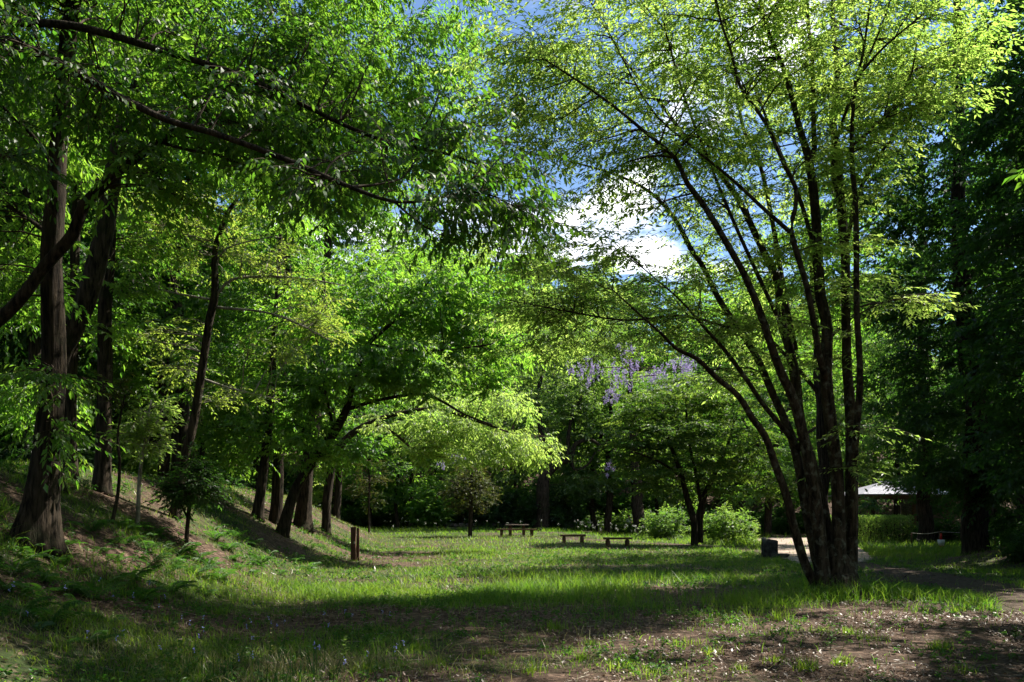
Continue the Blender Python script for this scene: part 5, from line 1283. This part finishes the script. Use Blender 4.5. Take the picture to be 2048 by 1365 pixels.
rng = np.random.default_rng(55)
for k, (px, py) in enumerate(fern_px):
    x, y, z = ray_ground(px, py)
    root = thing('fern', 'green fern with arching fronds on the shaded left bank', 'fern', (x, y, z), rng.random() * 6.28, 'ferns on the left bank')
    sc_ = rng.uniform(.5, 1.05)
    for q, me in enumerate(fern_sets[k % 3]):
        if rng.random() < 0.2: continue
        o = new_obj('frond', me, root); o.scale = (sc_ * rng.uniform(.75, 1.1), sc_ * rng.uniform(.75, 1.1), sc_ * rng.uniform(.6, 1.3)); o.rotation_euler = (rng.normal(0, .12), rng.normal(0, .12), rng.normal(0, .2))

def weed(label, px, py, h, n, seed, L=0.09, mat='fern', group=None, flat=0.0):
    rng = np.random.default_rng(seed)
    x, y, z = ray_ground(px, py)
    root = thing('weed_plant', label, 'plant', (x, y, z), rng.random() * 6, group)
    C = np.stack([np.linspace(0, rng.normal(0, .03), 6), np.linspace(0, rng.normal(0, .03), 6), np.linspace(-.03, h, 6)], 1)
    V, T = tubes(C[None], np.linspace(.005, .002, 6)[None], 5); new_obj('stem', mesh_tris('stem', V, T, [M['fern']], smooth=True), root)
    t = np.linspace(.25, 1, n); a = np.arange(n) * 2.4
    B = np.stack([C[-1, 0] * t, C[-1, 1] * t, h * t], 1)
    D = norm(np.stack([np.cos(a), np.sin(a), .25 + .5 * t - flat], 1)); S = norm(np.cross(D, [0, 0, 1.0])); N = np.cross(S, D)
    V, T, Cc = leaves(B, D, S, N, L * (1.15 - .5 * t), L * .24 * (1.1 - .3 * t), 4, rng.random(n), .25)
    s = Soup(); s.add(V, T, 0, Cc); new_obj('leaves', s.mesh('leaves', [M[mat]]), root)
weed('tall single-stemmed weed with pale leaves at the bottom left of centre', 688, 1338, 0.30, 14, 71, 0.10, 'leaf_lime')
weed('thin curled brown-stemmed weed near the pale feathery grass', 540, 1318, 0.32, 6, 72, 0.05, 'grass_dry')
weed('pale-leaved weed beside the twigs at bottom centre', 1008, 1282, 0.20, 14, 73, 0.09, 'fern')
for k, (px, py) in enumerate([(1330, 1100), (1260, 1120), (1310, 1112), (1420, 1125), (980, 1150), (1530, 1195), (1440, 1200), (1500, 1290), (1580, 1262), (1660, 1300), (1730, 1255), (1380, 1330), (870, 1195), (930, 1180), (1130, 1200), (800, 1240), (690, 1270), (640, 1240)]):
    weed('leafy green weed growing in the grass of the clearing', px, py, float(rng.uniform(.08, .22)), int(rng.integers(9, 16)), 80 + k, float(rng.uniform(.05, .09)), ['fern', 'grass', 'leaf_fresh'][k % 3], 'weeds in the clearing', 0.3)

# grass tufts that stand out in the bare earth
def tuft_mesh(seed, n=90, r=0.07, h=0.2):
    rng = np.random.default_rng(seed)
    x, y = np.clip(rng.normal(0, r, n), -2 * r, 2 * r), np.clip(rng.normal(0, r, n), -2 * r, 2 * r)
    V, T = blades(x, y, h * rng.uniform(.4, 1.1, n), np.full(n, .0042), rng, .6, z=np.full(n, -.02))
    s = Soup(); s.add(V, T, 0, np.repeat(np.clip(rng.normal(.5, .2, n), 0, 1), 5)); return s.mesh('grass_tuft', [M['grass']])
tufts = [tuft_mesh(600 + k, 90, .05 + .03 * (k % 3), .11 + .04 * (k % 2)) for k in range(5)]
for k, (px, py) in enumerate([(975, 1310), (735, 1345), (800, 1340), (1165, 1320), (1240, 1335), (1180, 1290), (1420, 1310), (1370, 1290), (1610, 1340), (1550, 1325), (1680, 1330), (1700, 1270), (1745, 1280), (1690, 1325), (1930, 1345), (1910, 1225), (1560, 1240), (1590, 1245), (1880, 1300), (1640, 1265), (940, 1240), (1060, 1345), (1300, 1350), (1480, 1345), (880, 1330), (840, 1300), (1110, 1260), (560, 1230), (440, 1230), (330, 1240), (60, 1280), (120, 1300), (250, 1330)]):
    x, y, z = ray_ground(px, py)
    o = new_obj('grass_tuft', tufts[k % 5]); o.location = (x, y, z); o.rotation_euler = (0, 0, k * 1.7); s_ = float(rng.uniform(.55, 1.25)); o.scale = (s_,) * 3
    tag(o, 'tuft of fresh green grass standing in the worn foreground earth', 'grass tuft', 'grass tufts in the foreground')
